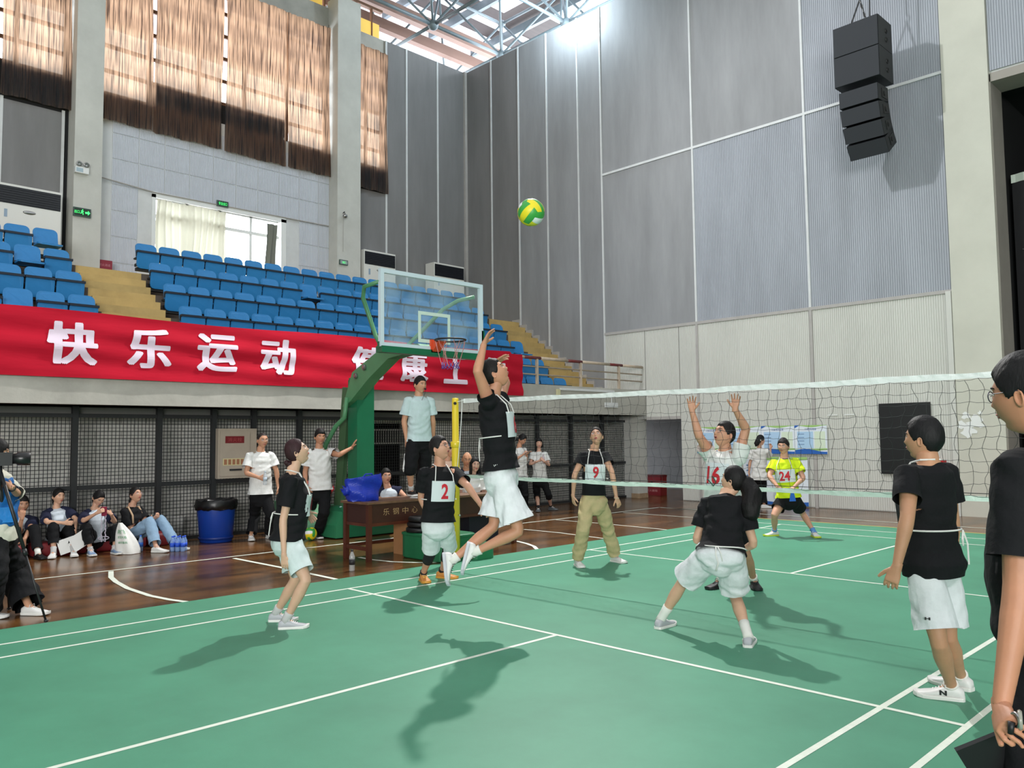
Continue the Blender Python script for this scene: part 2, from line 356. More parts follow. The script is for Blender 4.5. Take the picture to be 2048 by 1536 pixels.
for y in (7.28,8.05,9.29,-2.81,-1.6): 
    m=MB(); m.box((XW-.02,y-.03,4.9),(XW+.02,y+.03,13.78 if y>0 else 9.1)); m.build('wall_trim',M['trim'],wlft)
m=MB(); m.box((XW-.02,10.4,4.9),(XW+.08,YW,13.78)); m.build('wall_trim',M['trimgray'],wlft)
# white acoustic tiles, shared mesh
def tile_mesh():
    m=MB(); W=.585; H=.595; n=16; p=W/n; prof=[]
    for i in range(n):
        a=i*p; prof+=[(a,.02),(a+p*.6,.02),(a+p*.68,.008),(a+p*.92,.008)]
    prof.append((W,.02)); k=len(prof)
    m.add([(v,u,0) for u,v in prof]+[(v,u,H) for u,v in prof],[(i,i+1,k+i+1,k+i) for i in range(k-1)])
    m.add([(0,0,0),(0,W,0),(.02,W,0),(.02,0,0),(0,0,H),(0,W,H),(.02,W,H),(.02,0,H)],[(0,1,2,3),(4,5,6,7),(0,3,7,4),(1,2,6,5)])
    me=m.mesh('tile'); me.materials.append(M['tilewhite']); return me
tm=tile_mesh(); ys=[-1.15+.6115*i for i in range(11)]; zs=[5.19+.615*i for i in range(7)]
for y in ys:
    for z in zs:
        if y+.6>.43 and y<3.88 and z+.6>5.5 and z<7.58: continue
        if y<-.95: continue
        o=link('acoustic_panel',tm,wlft,(XW,y,z))
for q in (((XW-.03,.4,4.9),(XW+.0,3.95,5.55)),((XW-.03,-.9,4.9),(XW,.43,9.8)),((XW-.03,3.88,4.9),(XW,5.29,9.8)),((XW-.03,.43,7.6),(XW,3.88,9.8))):
    m=MB(); m.box(*q); m.build('panel_backing',M['trim'],wlft)
m=MB(); m.tube([onx(187,350,XW+.05),onx(310,385,XW+.05),onx(657,452,XW+.05)],.015,6); m.build('conduit',M['trimgray'],wlft)
for nm,(y0,y1) in Ys.items():
    m=MB(); m.box((XW-.1,y0,4.9),(XW+.45,y1,14.3)); m.build('wall_column',M['column'],wlft)
m=MB(); m.box((XW-.35,-24,13.45),(XW-.05,5.3,14.1)); m.box((XW-.35,6.06,13.3),(XW-.05,7.28,13.8)); m.build('concrete_beam',M['concrete'],wlft)
# windows in the left wall
def window(n,y0,y1,z0,z1,ny,nz,mt,bar=.05,x=XW-.2,lab=''):
    w_=struct('window_%d'%n,lab); m=MB()
    m.box((x-.03,y0,z0),(x+.03,y0+bar,z1)); m.box((x-.03,y1-bar,z0),(x+.03,y1,z1)); m.box((x-.03,y0,z0),(x+.03,y1,z0+bar)); m.box((x-.03,y0,z1-bar),(x+.03,y1,z1)); m.build('window_frame',mt,w_)
    for i in range(1,ny):
        y=y0+(y1-y0)*i/ny; m=MB(); m.box((x-.03,y-bar/2,z0),(x+.03,y+bar/2,z1)); m.build('mullion',mt,w_)
    for i in range(1,nz):
        z=z0+(z1-z0)*i/nz; m=MB(); m.box((x-.025,y0,z-bar/2),(x+.025,y1,z+bar/2)); m.build('transom',mt,w_)
    return w_
brownf=mat('old_window_frame',(120,84,60),.6)
window(1,-.9,5.29,9.8,13.45,5,6,brownf,.09,lab='tall window behind the widest brown curtains')
window(2,6.06,7.28,9.75,13.3,2,6,brownf,.09,lab='narrow window behind the short brown curtain near the corner')
window(3,-4.6,-1.48,9.9,13.45,3,6,brownf,.09,lab='window behind the curtain left of the left column')
w4=window(4,.45,3.88,5.55,7.6,4,1,M['white'],.07,lab='bright low window above the blue seats')
m=MB(); m.box((XW-.23,.45,7.08),(XW-.15,3.88,7.16)); m.build('transom',M['white'],w4)
m=MB(); m.box((XW-.03,.38,7.52),(XW+.03,3.95,7.66)); m.box((XW-.3,3.8,5.5),(XW+.03,3.95,7.6)); m.box((XW-.3,.38,5.5),(XW+.03,.47,7.6)); m.build('window_surround',M['white'],w4)
gm=mat('window_glass',(235,245,250),.02,trans=1,alpha=.15)
# ---- curtains
cm=bpy.data.materials.new('brown_translucent_curtain'); cm.use_nodes=True; nt=cm.node_tree; nt.nodes.clear()
out=nt.nodes.new('ShaderNodeOutputMaterial'); df=nt.nodes.new('ShaderNodeBsdfDiffuse'); tr=nt.nodes.new('ShaderNodeBsdfTranslucent'); mx=nt.nodes.new('ShaderNodeMixShader'); tp=nt.nodes.new('ShaderNodeBsdfTransparent'); mx2=nt.nodes.new('ShaderNodeMixShader')
df.inputs[0].default_value=lin((62,62,64)); tr.inputs[0].default_value=lin((205,150,112)); tp.inputs[0].default_value=(1,.82,.66,1); mx.inputs[0].default_value=.46; mx2.inputs[0].default_value=.035
nz=nt.nodes.new('ShaderNodeTexNoise'); nz.inputs['Scale'].default_value=3; nz.inputs['Detail'].default_value=7; tc=nt.nodes.new('ShaderNodeTexCoord'); mp=nt.nodes.new('ShaderNodeMapping'); mp.inputs['Scale'].default_value=(.5,11,.35)
nt.links.new(tc.outputs['Object'],mp.inputs[0]); nt.links.new(mp.outputs[0],nz.inputs[0]); rp=nt.nodes.new('ShaderNodeValToRGB'); rp.color_ramp.elements[0].position=.36; rp.color_ramp.elements[1].position=.56
rp.color_ramp.elements[0].color=lin((84,60,48)); rp.color_ramp.elements[1].color=lin((230,186,150)); nt.links.new(nz.outputs[0],rp.inputs[0]); nt.links.new(rp.outputs[0],tr.inputs[0])  # dark vertical streaks put the shade of deep folds into the cloth colour
nt.links.new(df.outputs[0],mx.inputs[1]); nt.links.new(tr.outputs[0],mx.inputs[2]); nt.links.new(mx.outputs[0],mx2.inputs[1]); nt.links.new(tp.outputs[0],mx2.inputs[2]); nt.links.new(mx2.outputs[0],out.inputs[0])
M['curtain']=cm
def curtain(y0,y1,z0,z1,lab,mt=None,grp=None,seed=0,amp=.04,x=XW+.13,name='curtain'):
    rnd=random.Random(seed); W=y1-y0; ph=[rnd.uniform(0,6) for _ in range(5)]; k=[rnd.uniform(.8,1.2) for _ in range(5)]
    def fn(u,v):
        y=y0+u*W; q=y*9; a=math.sin(q*k[0]+ph[0]+1.4*math.sin(y*2.3+ph[1]))
        fold=amp*(abs(a)**.85*math.copysign(1,a))*(.5+.5*v)+amp*.5*math.sin(y*31*k[1]+ph[2]+v*2)
        pin=.04*math.sin(y*3.7+ph[3])*(1-v)
        return V3(x+fold,y+.03*math.sin(v*5+y*4+ph[4])*1,z0+(z1-z0)*(1-v)+pin*v)
    m=MB(); m.grid(fn,max(20,int(W*46)),14)
    o=m.build(name,mt or M['curtain'],None,True,fix=False); tag(o,lab,'curtain',grp); return o
curtain(-.87,.29,9.1,13.35,'brown sheer curtain at the left edge of the widest high window, beside the left column',seed=1)
curtain(.35,2.06,9.08,13.4,'brown curtain left of the thin bright gap in the widest high window',seed=2)
curtain(2.15,3.90,9.05,13.4,'brown curtain right of the thin bright gap in the widest high window',seed=3)
curtain(3.905,5.25,9.06,13.4,'brown curtain at the right end of the widest high window, beside the second column',seed=4)
curtain(6.08,7.26,8.98,13.3,'short dark-edged brown curtain in the narrow high window next to the grey corner panels',seed=5)
curtain(-4.6,-2.93,9.35,13.35,'brown curtain at the far left edge of the photo above the air conditioner',seed=6)
curtain(-2.88,-1.5,9.1,13.35,'brown curtain just left of the left wall column',seed=7)
cg=bpy.data.materials.new('grey_white_curtain'); cg.use_nodes=True; b=cg.node_tree.nodes['Principled BSDF']; b.inputs['Base Color'].default_value=lin((150,146,132)); b.inputs['Roughness'].default_value=.9; b.inputs['Transmission Weight'].default_value=0
n2=cg.node_tree; t2=n2.nodes.new('ShaderNodeBsdfTranslucent'); t2.inputs[0].default_value=lin((225,222,200)); m2=n2.nodes.new('ShaderNodeMixShader'); m2.inputs[0].default_value=.3; o2=n2.nodes['Material Output']
n2.links.new(b.outputs[0],m2.inputs[1]); n2.links.new(t2.outputs[0],m2.inputs[2]); n2.links.new(m2.outputs[0],o2.inputs[0])
curtain(.5,2.3,5.6,7.5,'pale grey curtain gathered over the left half of the low bright window',cg,seed=8,amp=.07,x=XW-.02)
curtain(3.36,3.68,5.6,7.42,'dark grey bunched curtain at the right side of the low bright window',mat('dark_grey_curtain',(120,122,112),.9),seed=9,amp=.05,x=XW-.02)
# ---- near walls and roof (close the hall)
wn=struct('wall_near','plain hall walls behind the camera')
m=MB(); m.box((21.7,-24,0),(22,11,17.5)); m.box((-12.5,-24.3,0),(22,-24,17.5)); m.build('wall_core',M['wallplain'],wn)
# ---- balcony and stand
bal=struct('balcony','concrete balcony edge in front of the spectator stand')
m=MB(); m.box((-5.3,-24,2.17),(-5.12,YW-.002,2.83)); m.box((-6.4,-24,2.17),(-5.3,YW-.002,2.34)); m.build('balcony_edge',M['concrete'],bal)
m=MB(); m.box((-5.11,7.1,2.72),(-5.06,9.1,2.775)); m.build('cable_trunking',M['trim'],bal)
m=MB(); m.box((-5.11,6.98,2.6),(-5.06,7.08,2.74)); m.build('switch_box',mat('cream_box',(205,200,160),.6),bal)
m=MB(); m.box((-5.11,8.75,2.35),(-5.075,9.25,2.47)); m.tube([(-5.08,9.0,2.47),(-5.08,9.0,2.72)],.012,6); m.build('wall_plate',M['trim'],bal)
gs=struct('grandstand','stepped spectator stand with ochre aisle stairs')
def nose(z): return -(1.75+z)/.705
TR=[2.34+.556*k for k in range(6)]
for k,z in enumerate(TR):
    x1=nose(z); x0=nose(TR[k+1]) if k<5 else XW
    m=MB(); m.box((x0-.05 if k<5 else XW,-24,z-(.57 if k else .12)),(x1,YW-.002,z)); m.build('stand_tier',M['deck'],gs)
m=MB(); m.box((-5.95,-24,2.17),(-5.3,YW-.002,2.335)); m.build('front_walkway',M['deck'],gs)
def stairs(y0,y1):
    z=TR[0]
    while z<TR[5]-.01:
        z2=z+.1853; x=nose(z2)
        m=MB(); m.box((x-.28,y0,z2-.3),(x+.0,y1,z2)); m.build('stair_step',M['ochre'],gs)
        z=z2
stairs(-1.98,-.72); stairs(9.2,YW-.03)
m=MB(); m.box((XW,-24,TR[5]),(nose(TR[5]),YW-.002,TR[5]+.004)); m.build('top_walkway',M['ochre'],gs)
# pale skirting steps along the wall beside the right stairs
z=TR[0]
while z<TR[5]-.01:
    z2=z+.1853; x=nose(z2); m=MB(); m.box((x-.3,YW-.06,z2-.3),(x+.02,YW-.0,z2+.1)); m.build('stair_skirting',M['trimgray'],gs); z=z2
# ---- wall behind the mesh fence
wu=struct('wall_under','pale block wall behind the mesh fence')
bm=bpy.data.materials.new('pale_block_wall'); bm.use_nodes=True; nt=bm.node_tree; b=nt.nodes['Principled BSDF']; b.inputs['Roughness'].default_value=.9
tc=nt.nodes.new('ShaderNodeTexCoord'); mp=nt.nodes.new('ShaderNodeMapping'); mp.inputs['Rotation'].default_value=(0,math.pi/2,math.pi/2); br=nt.nodes.new('ShaderNodeTexBrick'); br.inputs['Scale'].default_value=1; br.inputs['Brick Width'].default_value=.4; br.inputs['Row Height'].default_value=.12; br.inputs['Mortar Size'].default_value=.008
br.inputs['Color1'].default_value=lin((224,222,216)); br.inputs['Color2'].default_value=lin((212,210,204)); br.inputs['Mortar'].default_value=lin((168,166,160)); nt.links.new(tc.outputs['Object'],mp.inputs[0]); nt.links.new(mp.outputs[0],br.inputs[0]); nt.links.new(br.outputs[0],b.inputs['Base Color'])
m=MB(); m.box((-6.6,-24,0),(-6.4,2.35,2.3)); m.box((-6.6,3.6,0),(-6.4,YW+.4,2.3)); m.box((-6.6,2.35,1.95),(-6.4,3.6,2.3)); m.build('block_wall',bm,wu)
m=MB(); m.box((-8.6,1.5,0),(-8.5,9,2.3)); m.box((-8.5,8.9,0),(-6.5,9,2.3)); m.box((-8.5,1.5,0),(-6.5,1.6,2.3)); m.box((-8.5,1.5,2.25),(-6.5,9,2.3)); m.build('dark_room_wall',M['dark'],wu)  # near-black colour stands in for the lack of light in this room
# ---- roof and trusses
ce=struct('ceiling','dark roof deck with skylight strips above a steel space frame')
roof=mat('brown_roof_deck',(66,58,56),.7,noise=.2,nscale=1,stretch=(8,1,1))
m=MB(); m.box((-17,-25,17.6),(23,18,17.8)); m.build('roof_deck',roof,ce)
sky=mat('skylight_panel',(240,240,250),.5,emit=(255,246,250),estr=.9)
sky2=mat('skylight_side',(240,240,250),.5,emit=(255,238,244),estr=.8)
for (x0,x1,y0,y1) in ((-15.5,-13.2,8,9.2),(-14.5,-11,10.6,11.1),(-13.5,-9.5,12.2,13.6),(-9,-5.2,11.5,12.8),(-12.6,-10,15,16.4),(-9,-5,15,16.5),(-15.9,-15.4,-20,17),(-14.6,-14.35,-20,17)):
    m=MB(); m.box((x0,y0,17.52),(x1,y1,17.59)); m.build('skylight_strip',sky,ce)
m=MB(); m.box((-16.6,-24,13.5),(-16.5,17,17.6)); m.build('clerestory_glazing',sky2,ce)
amber=mat('amber_glazing',(226,190,96),.5,emit=(230,190,90),estr=.6)
m=MB(); m.box((XW-.3,-3,14.1),(XW-.25,5.2,14.75)); m.box((XW-.3,6.1,13.8),(XW-.25,7.2,14.35)); m.build('amber_glazing',amber,ce)
m=MB()
for y in np.arange(-3,7.3,.55): m.box((XW-.32,y,13.7),(XW-.22,y+.04,14.8))
m.box((XW-.34,-5,14.75),(XW-.2,7.3,14.83)); m.build('glazing_bar',brownf,ce)
for x in (-13.6,-12.55): 
    m=MB(); m.box((x-.12,-24,14.95),(x+.12,17,15.3)); m.build('gutter_beam',mat('gutter_paint',(140,112,100),.6),ce)
# space frame
trs=struct('ceiling_truss','painted steel space frame with ball joints under the roof'); tmt=mat('truss_paint',(120,134,140),.45,noise=.15,nscale=4)
P0=lambda i,j:V3(-14.2+2.9*i,-3.2+2.9*j,14.35); P1=lambda i,j:V3(-12.75+2.9*i,-1.75+2.9*j,16.5)
NI,NJ=6,7
tub=lambda a,b,r,nm: MB().tube([a,b],r,7).build(nm,tmt,trs,True)
for i in range(NI):
    for j in range(NJ):
        MB().ball(P0(i,j),.17,8).build('ball_joint',tmt,trs,True)
        if i<NI-1: tub(P0(i,j),P0(i+1,j),.055,'chord')
        if j<NJ-1: tub(P0(i,j),P0(i,j+1),.055,'chord')
        if i<NI-1 and j<NJ-1:
            MB().ball(P1(i,j),.14,8).build('ball_joint',tmt,trs,True)
            for a,b in ((0,0),(1,0),(0,1),(1,1)): tub(P0(i+a,j+b),P1(i,j),.04,'diagonal')
            if i<NI-2: tub(P1(i,j),P1(i+1,j),.05,'chord')
            if j<NJ-2: tub(P1(i,j),P1(i,j+1),.05,'chord')
for k in range(9):
    m=MB(); y=-3+2.2*k; m.box((-17,y,17.2),(8,y+.14,17.5)); m.build('roof_purlin',tmt,trs)
# ================================================================== OBJECTS
def rrect(w,h,r,n=4,r2=None):
    P=[]
    for cx,cy,a0,rr in ((w/2,h/2,0,r),(-w/2,h/2,90,r),(-w/2,-h/2,180,r2 if r2 is not None else r),(w/2,-h/2,270,r2 if r2 is not None else r)):
        for i in range(n+1):
            a=math.radians(a0+90*i/n); P.append((cx-math.copysign(rr,cx)+rr*math.cos(a),cy-math.copysign(rr,cy)+rr*math.sin(a)))
    return P
ORD=['first','second','third','fourth','fifth','sixth','seventh','eighth','ninth','tenth','eleventh','twelfth','thirteenth','fourteenth','fifteenth','sixteenth','seventeenth','eighteenth','nineteenth','twentieth']
# ---------------- seats (x faces the court, y along the row); origin: tread level at the back of the row
def seat_meshes():
    out={}
    def curved(poly,th,c,ay,az,bow):
        m=MB(); n=len(poly); c=np.array(c)
        def P(u,v,d): return c+V3(0,1,0)*u+np.array(az)*v+V3(1,0,0)*(d+bow*(u/.23)**2)
        a=[P(u,v,0) for u,v in poly]; b=[P(u,v,th) for u,v in poly]; ins=[P(u*.86,v*.84,th+.012-bow*.3) for u,v in poly]
        m.add(a+b+ins,[tuple(range(n))[::-1]]+[(i,(i+1)%n,n+(i+1)%n,n+i) for i in range(n)]+[(n+i,n+(i+1)%n,2*n+(i+1)%n,2*n+i) for i in range(n)]+[tuple(range(2*n,3*n))]); return m
    out['back']=curved(rrect(.45,.40,.1,4,.05),.022,(-.02,0,.62),0,nrm((-.22,0,1)),.035).mesh('seat_back')
    out['pan_up']=curved(rrect(.47,.36,.05,3,.09),.03,(.10,0,.42),0,nrm((.16,0,1)),.02).mesh('seat_pan')
    mm=MB(); q=rrect(.46,.40,.07,3); n=len(q); 
    mm.add([(.24+v*.95,u,.44-.03*(1-(u/.23)**2)) for u,v in q]+[(.24+v*.95,u,.41-.03*(1-(u/.23)**2)) for u,v in q],[tuple(range(n)),tuple(range(n,2*n))[::-1]]+[(i,(i+1)%n,n+(i+1)%n,n+i) for i in range(n)]); out['pan_down']=mm.mesh('seat_pan')
    m=MB(); m.box((.10,-.245,.575),(.205,.245,.618)); m.box((.08,-.24,.5),(.12,-.225,.6)); m.box((.08,.225,.5),(.12,.24,.6)); out['rim']=m.mesh('seat_rim')
    m=MB(); m.box((-.1,-.2,.3),(.12,-.17,.36)); m.box((-.1,.17,.3),(.12,.2,.36)); m.box((-.06,-.2,.2),(.06,.2,.27)); m.box((-.04,-.24,.44),(.08,.24,.475)); out['bracket']=m.mesh('seat_bracket')
    for k in ('back','pan_up','pan_down'): out[k].materials.append(M['blueseat'])
    for k in ('rim','bracket'): out[k].materials.append(M['seatdark'] if k=='rim' else M['steel'])
    for k,me in out.items(): fixn(me)
    return out
SM=seat_meshes()
rown=['front row','second row','third row','fourth row','fifth row','top row']
def seat(x,y,z,lab,grp,down=False):
    t=thing('stadium_seat',lab,'seat',(x,y,z),grp)
    link('seat_back',SM['back'],t,(x,y,z)); link('seat_pan',SM['pan_down' if down else 'pan_up'],t,(x,y,z)); link('seat_bracket',SM['bracket'],t,(x,y,z))
    if not down: link('seat_rim',SM['rim'],t,(x,y,z))
for r,z in enumerate(TR):
    xb=nose(z)-.72
    for k in range(19):
        if r==0 and k<11 or r==1 and k<9: continue
        y=-.6+.2275+.503*k; end=18-k
        dn=(r,k) in ((2,18),(4,7),(0,14))
        nm=(ORD[k]+' from the left aisle stairs') if k<10 else (ORD[end]+' from the back-wall stairs')
        seat(xb,y,z,'blue %s seat, long block, %s, %s'%('lowered' if dn else 'tip-up',rown[r],nm),'blue seats in the long block of the stand',dn)
    for k in range(5):
        if r<2: continue
        y=-2.12-.2275-.503*k; dn=(r,k) in ((2,2),(4,1),(5,0))
        seat(xb,y,z,'blue %s seat, left-hand block, %s, %s from the aisle stairs'%('lowered' if dn else 'tip-up',rown[r],ORD[k]),'blue seats left of the aisle stairs',dn)
# ---------------- balcony railing and banner
rl=thing('balcony_railing','cream and dark red pipe railing along the balcony edge behind the banner','railing',(-5.2,3,2.83))
zt=3.44; XR=-5.2
segs=[(-7,5.86,0),(5.86,6.02,0),(6.02,6.56,1),(6.56,7.5,0),(7.5,8.02,1),(8.02,9.08,0),(9.08,9.6,1),(9.6,10.46,0)]
M['railc']=mat('cream_rail_paint',(196,178,158),.5,noise=.2,nscale=8); M['railr']=mat('dark_red_rail_paint',(112,40,40),.5,noise=.2,nscale=8)
for y0,y1,c in segs: MB().tube([(XR,y0,zt),(XR,y1,zt)],.036,9).build('top_rail',M['railr' if c else 'railc'],rl,True)
for z in (3.24,3.06): MB().tube([(XR,-7,z),(XR,10.44,z)],.018,7).build('lower_rail',M['railc'],rl,True)
for y in (-5.6,-4.1,-2.6,-1.1,.4,1.9,3.4,4.95,6.44,7.97,9.46): MB().bar((XR,y,2.82),(XR,y,zt),.055).build('post',M['railc'],rl)
M['banner']=mat('red_banner_cloth',(190,24,48),.85,noise=.12,nscale=2,spec=.15,bump=.25,bscale=5,stretch=(1,.5,3))
def ban_top(y): return 3.50+.02*math.sin(y*1.3)-(.05 if y>5.5 else 0)
def bfn(y,v):
    z=ban_top(y)*(1-v)+2.55*v
    d=.014*math.sin(v*9+y*.9+.6*math.sin(y*1.7))+.018*math.sin(v*17-y*1.3)+.012*math.sin(y*6+v*3)
    return V3(-5.06+d*(.35+.65*math.sin(math.pi*v)),y,z)
m=MB(); m.grid(lambda u,v:bfn(-6.5+12.34*u,v),220,26)
bn=m.build('banner',M['banner'],None,True,fix=False); tag(bn,'long red cloth banner with large white Chinese characters hung along the balcony railing','banner')
M['bannertext']=mat('white_banner_lettering',(232,214,232),.6)
for ch,yc,wd in (('快',-3.35,.68),('乐',-2.27,.66),('运',-1.2,.68),('动',-.12,.66),('健',1.71,.7),('康',2.79,.66),('工',3.86,.64),('作',4.95,.66)):
    def fn(a,b,yc=yc):
        y=yc+a; z=3.04+b; v=(ban_top(y)-z)/(ban_top(y)-2.55); p=bfn(y,v); return p+V3(.014,0,0)
    put_text('banner_character',ch,None,None,None,wd,.61,M['bannertext'],bn,bold='heavy',fn=fn,res=3)
# ---------------- mesh fence under the balcony
fe=thing('mesh_fence','black steel framed wire mesh fence under the balcony','fence',(XF,3,0))
py_=[float(onx(a,900,XF)[1]) for a in (-140,32-40,147,316,425,505,596,715,835)]+[float(onx(a,920,XF)[1]) for a in (1073,1140,1203,1262)]
py_[1]=py_[2]-1.75; py_[0]=py_[1]-1.7
segf=[(py_[i],py_[i+1]) for i in range(len(py_)-1) if i!=8]
for y in py_: MB().bar((XF+.03,y,0),(XF+.03,y,2.17),.085,.085).build('fence_post',M['steel'],fe)
gap=[(py_[8],py_[8]+.25),(3.75,py_[9])]
for (y0,y1) in segf+[(3.75,py_[9])]:
    for z,h in ((2.03,.06),(.93,.07),(.03,.05)): 
        m=MB(); m.box((XF+.0,y0,z-h/2),(XF+.05,y1,z+h/2)); m.build('fence_rail',M['steel'],fe)
    m=MB(); y=y0+.03
    while y<y1-.02: m.box((XF-.004,y,.03),(XF+.004,y+.008,2.03)); y+=.057
    z=.07
    while z<2.0: m.box((XF-.004,y0,z),(XF+.004,y1,z+.008)); z+=.057
    tag(m.build('wire_mesh',M['steel'],fe),kind='stuff')
m=MB(); m.box((-6.42,-8,2.02),(-5.95,YW-.1,2.16)); m.build('fence_head',mat('soffit_grey',(120,118,114),.8),fe)
m=MB(); 
for y in np.arange(2.4,3.6,.06): m.box((-6.38,y,1.55),(-6.36,y+.012,1.8))
m.box((-6.39,2.35,1.52),(-6.35,3.6,1.55)); m.box((-6.39,2.35,1.8),(-6.35,3.6,1.83)); m.build('door_grille',M['trimgray'],fe)
cb=thing('fire_cabinet','cream metal hydrant cabinet with a dark red notice mounted on the mesh fence','cabinet',(XF+.1,-.5,.97)); c0,c1=-.86,-.16
MC=mat('cream_cabinet',(176,164,148),.55,noise=.12,nscale=3)
m=MB(); m.box((XF+.05,c0,.98),(XF+.17,c1,1.83)); m.build('cabinet_body',MC,cb)
m=MB(); m.box((XF+.171,c0+.03,1.02),(XF+.185,c1-.13,1.79)); m.build('cabinet_door',MC,cb)
m=MB(); m.box((XF+.186,c0+.12,1.58),(XF+.19,c1-.24,1.70)); m.build('notice_plate',M['darkred'],cb)
m=MB(); m.box((XF+.186,c0+.08,1.20),(XF+.19,c1-.22,1.32)); m.build('pictogram_strip',mat('cream_label',(204,194,150),.6),cb)
m=MB()
for i in range(5): m.box((XF+.19,c0+.1+.075*i,1.215),(XF+.193,c0+.15+.075*i,1.305))
m.build('pictogram',mat('pictogram_print',(160,110,80),.6),cb)
m=MB(); m.box((XF+.186,c0+.2,1.11),(XF+.20,c1-.28,1.14)); m.build('handle',M['steel'],cb)
put_text('notice_text','消火栓',(XF+.192,(c0+c1)/2-.06,1.64),(0,1,0),(0,0,1),.26,.07,mat('notice_print',(160,70,70),.6),cb)
# ---------------- air conditioners, signs on the far wall
MA=mat('aircon_white',(226,226,220),.25,coat=.4); MAd=mat('aircon_grille',(20,24,32),.35)
def aircon(y0,y1,xf,lab):
    xb=xf-.42; z0=TR[5]; z1=7.08; t=thing('air_conditioner',lab,'air conditioner',((xf+xb)/2,(y0+y1)/2,z0),'floor-standing air conditioners on the top walkway')
    m=MB(); m.box((xb,y0,z0),(xf,y1,z1)); m.build('cabinet_body',MA,t)
    m=MB(); m.box((xf,y0+.03,z1-.42),(xf+.012,y1-.02,z1-.05)); m.build('air_outlet',MAd,t)
    for i in range(7):
        m=MB(); m.box((xf+.012,y0+.05,z1-.40+.05*i),(xf+.024,y1-.04,z1-.392+.05*i)); m.build('louvre',MAd,t)
    m=MB(); m.box((xf,y0+.03,z0+.35),(xf+.012,y1-.02,z1-.44)); m.build('front_panel',MA,t)
    m=MB(); c=V3(xf+.013,(y0+y1)/2,z1-.56); m.lathe([(.0,.012),(.08,.012),(.1,0)],c,18,ax=(1,0,0)); o=m.build('display_badge',M['silver'],t,True); 
    for v in o.data.vertices: v.co.z=(v.co.z-(c[2]-z0))*.42+(c[2]-z0); v.co.y*=1.25
    m=MB(); m.box((xf+.013,y0+.15,z1-.72),(xf+.016,y0+.21,z1-.55)); m.build('energy_label',mat('pale_label',(150,170,190),.5),t)
    m=MB(); m.box((xf,y0+.03,z0+.02),(xf+.012,y1-.02,z0+.33)); m.build('air_inlet',MAd,t)
aircon(6.18,7.29,-11.75,'white air conditioner standing beside the second wall column, left of its twin')
aircon(8.76,9.99,-11.75,'white air conditioner standing closest to the corner of the hall')
aircon(-2.95,-1.71,-11.75,'large white air conditioner left of the left wall column')
grn=mat('exit_green_lit',(60,230,110),.5,emit=(70,240,120),estr=1.6); XC=XW+.45
def sign(lab,c,W,H,face,items,x):
    t=thing('exit_sign',lab,'sign',c); c=V3(*c); m=MB(); m.box((c[0]-.02,c[1]-W/2,c[2]-H/2),(c[0]+.02,c[1]+W/2,c[2]+H/2)); m.build('housing',mat('sign_housing',(70,90,84),.4),t)
    m=MB(); m.box((c[0]+.021,c[1]-W/2+.02,c[2]-H/2+.02),(c[0]+.025,c[1]+W/2-.02,c[2]+H/2-.02)); m.build('sign_face',face,t)
    for it,u,w_,h_ in items:
        if it=='man':
            m=MB(); s=h_; o=c+V3(.028,u,0)
            for pts in (((0,.3),(-.05,.0)),((-.05,0),(.12,-.2),(.1,-.42)),((-.05,0),(-.2,-.2),(-.34,-.18)),((0,.25),(.2,.1)),((0,.25),(-.22,.15))): m.tube([o+V3(0,a*s,b*s) for a,b in pts],.07*s,5)
            m.ball(o+V3(0,.03*s,.42*s),.09*s,5); m.build('running_figure',grn if face is not MAd else grn,t)
        elif it=='arrow':
            m=MB(); o=c+V3(.026,u,0); m.prism([(-w_/2,-.15*h_),(.05*w_,-.15*h_),(.05*w_,-.4*h_),(w_/2,0),(.05*w_,.4*h_),(.05*w_,.15*h_),(-w_/2,.15*h_)],o,(0,1,0),(0,0,1),(.004,0,0)); m.build('arrow',grn,t)
        else: put_text('lettering',it,c+V3(.028,u,0),(0,1,0),(0,0,1),w_,h_,grn,t)
face=mat('sign_face_dark_green',(10,48,30),.4)
c=onx(164,425,XC+.03); sign('lit green exit sign with running figure and arrow on the left wall column',(XC+.03,c[1],c[2]),.36,.2,face,[('出口',-.11,.1,.07),('man',0,.1,.13),('arrow',.11,.1,.13)],XC)
c=onx(445,408,XW+.06); sign('small lit green exit sign above the low bright window',(XW+.06,c[1],c[2]),.3,.15,face,[('安全出口',0,.22,.08)],XW)
c=onx(687,525,XC+.03); sign('dark unlit exit sign hanging low on the second wall column',(XC+.03,c[1],c[2]),.27,.14,MAd,[('出口',0,.1,.06)],XC)
bpy.data.objects['exit_sign.002'].children[-1].data.materials[0]=mat('sign_print_grey',(150,165,165),.5)
c=onx(163,341,XC+.06); t=thing('emergency_light','white twin-headed emergency light on the left wall column','lamp',c)
m=MB(); m.box(c-V3(.05,.14,.07),c+V3(.05,.14,.07)); m.build('lamp_body',M['white'],t)
for s in (-.07,.08): m=MB(); m.lathe([(.05,-.03),(.06,.03),(.045,.035),(0,.02)],c+V3(.05,s,.13),14,ax=(1,0,-.2)); m.build('lamp_head',M['silver'],t,True)
m=MB(); m.box(c+V3(.051,-.12,-.05),c+V3(.054,.02,.04)); m.build('lamp_label',mat('pale_grey_label',(170,190,200),.5),t)
c=onx(690,432,XC+.1); t=thing('security_camera','small dome security camera bracketed on the second wall column','camera',c)
m=MB(); m.lathe([(0,-.07),(.05,-.05),(.07,0),(.06,.04),(0,.05)],c,16); m.build('camera_dome',M['silver'],t,True)
MB().tube([c+V3(-.1,0,.1),c+V3(-.03,0,.13),c+V3(0,0,.04)],.012,6).build('bracket',M['steel'],t)
MB().tube([c+V3(-.08,0,-.02),c+V3(-.09,0,-1.0)],.006,5).build('cable',M['trimgray'],t)
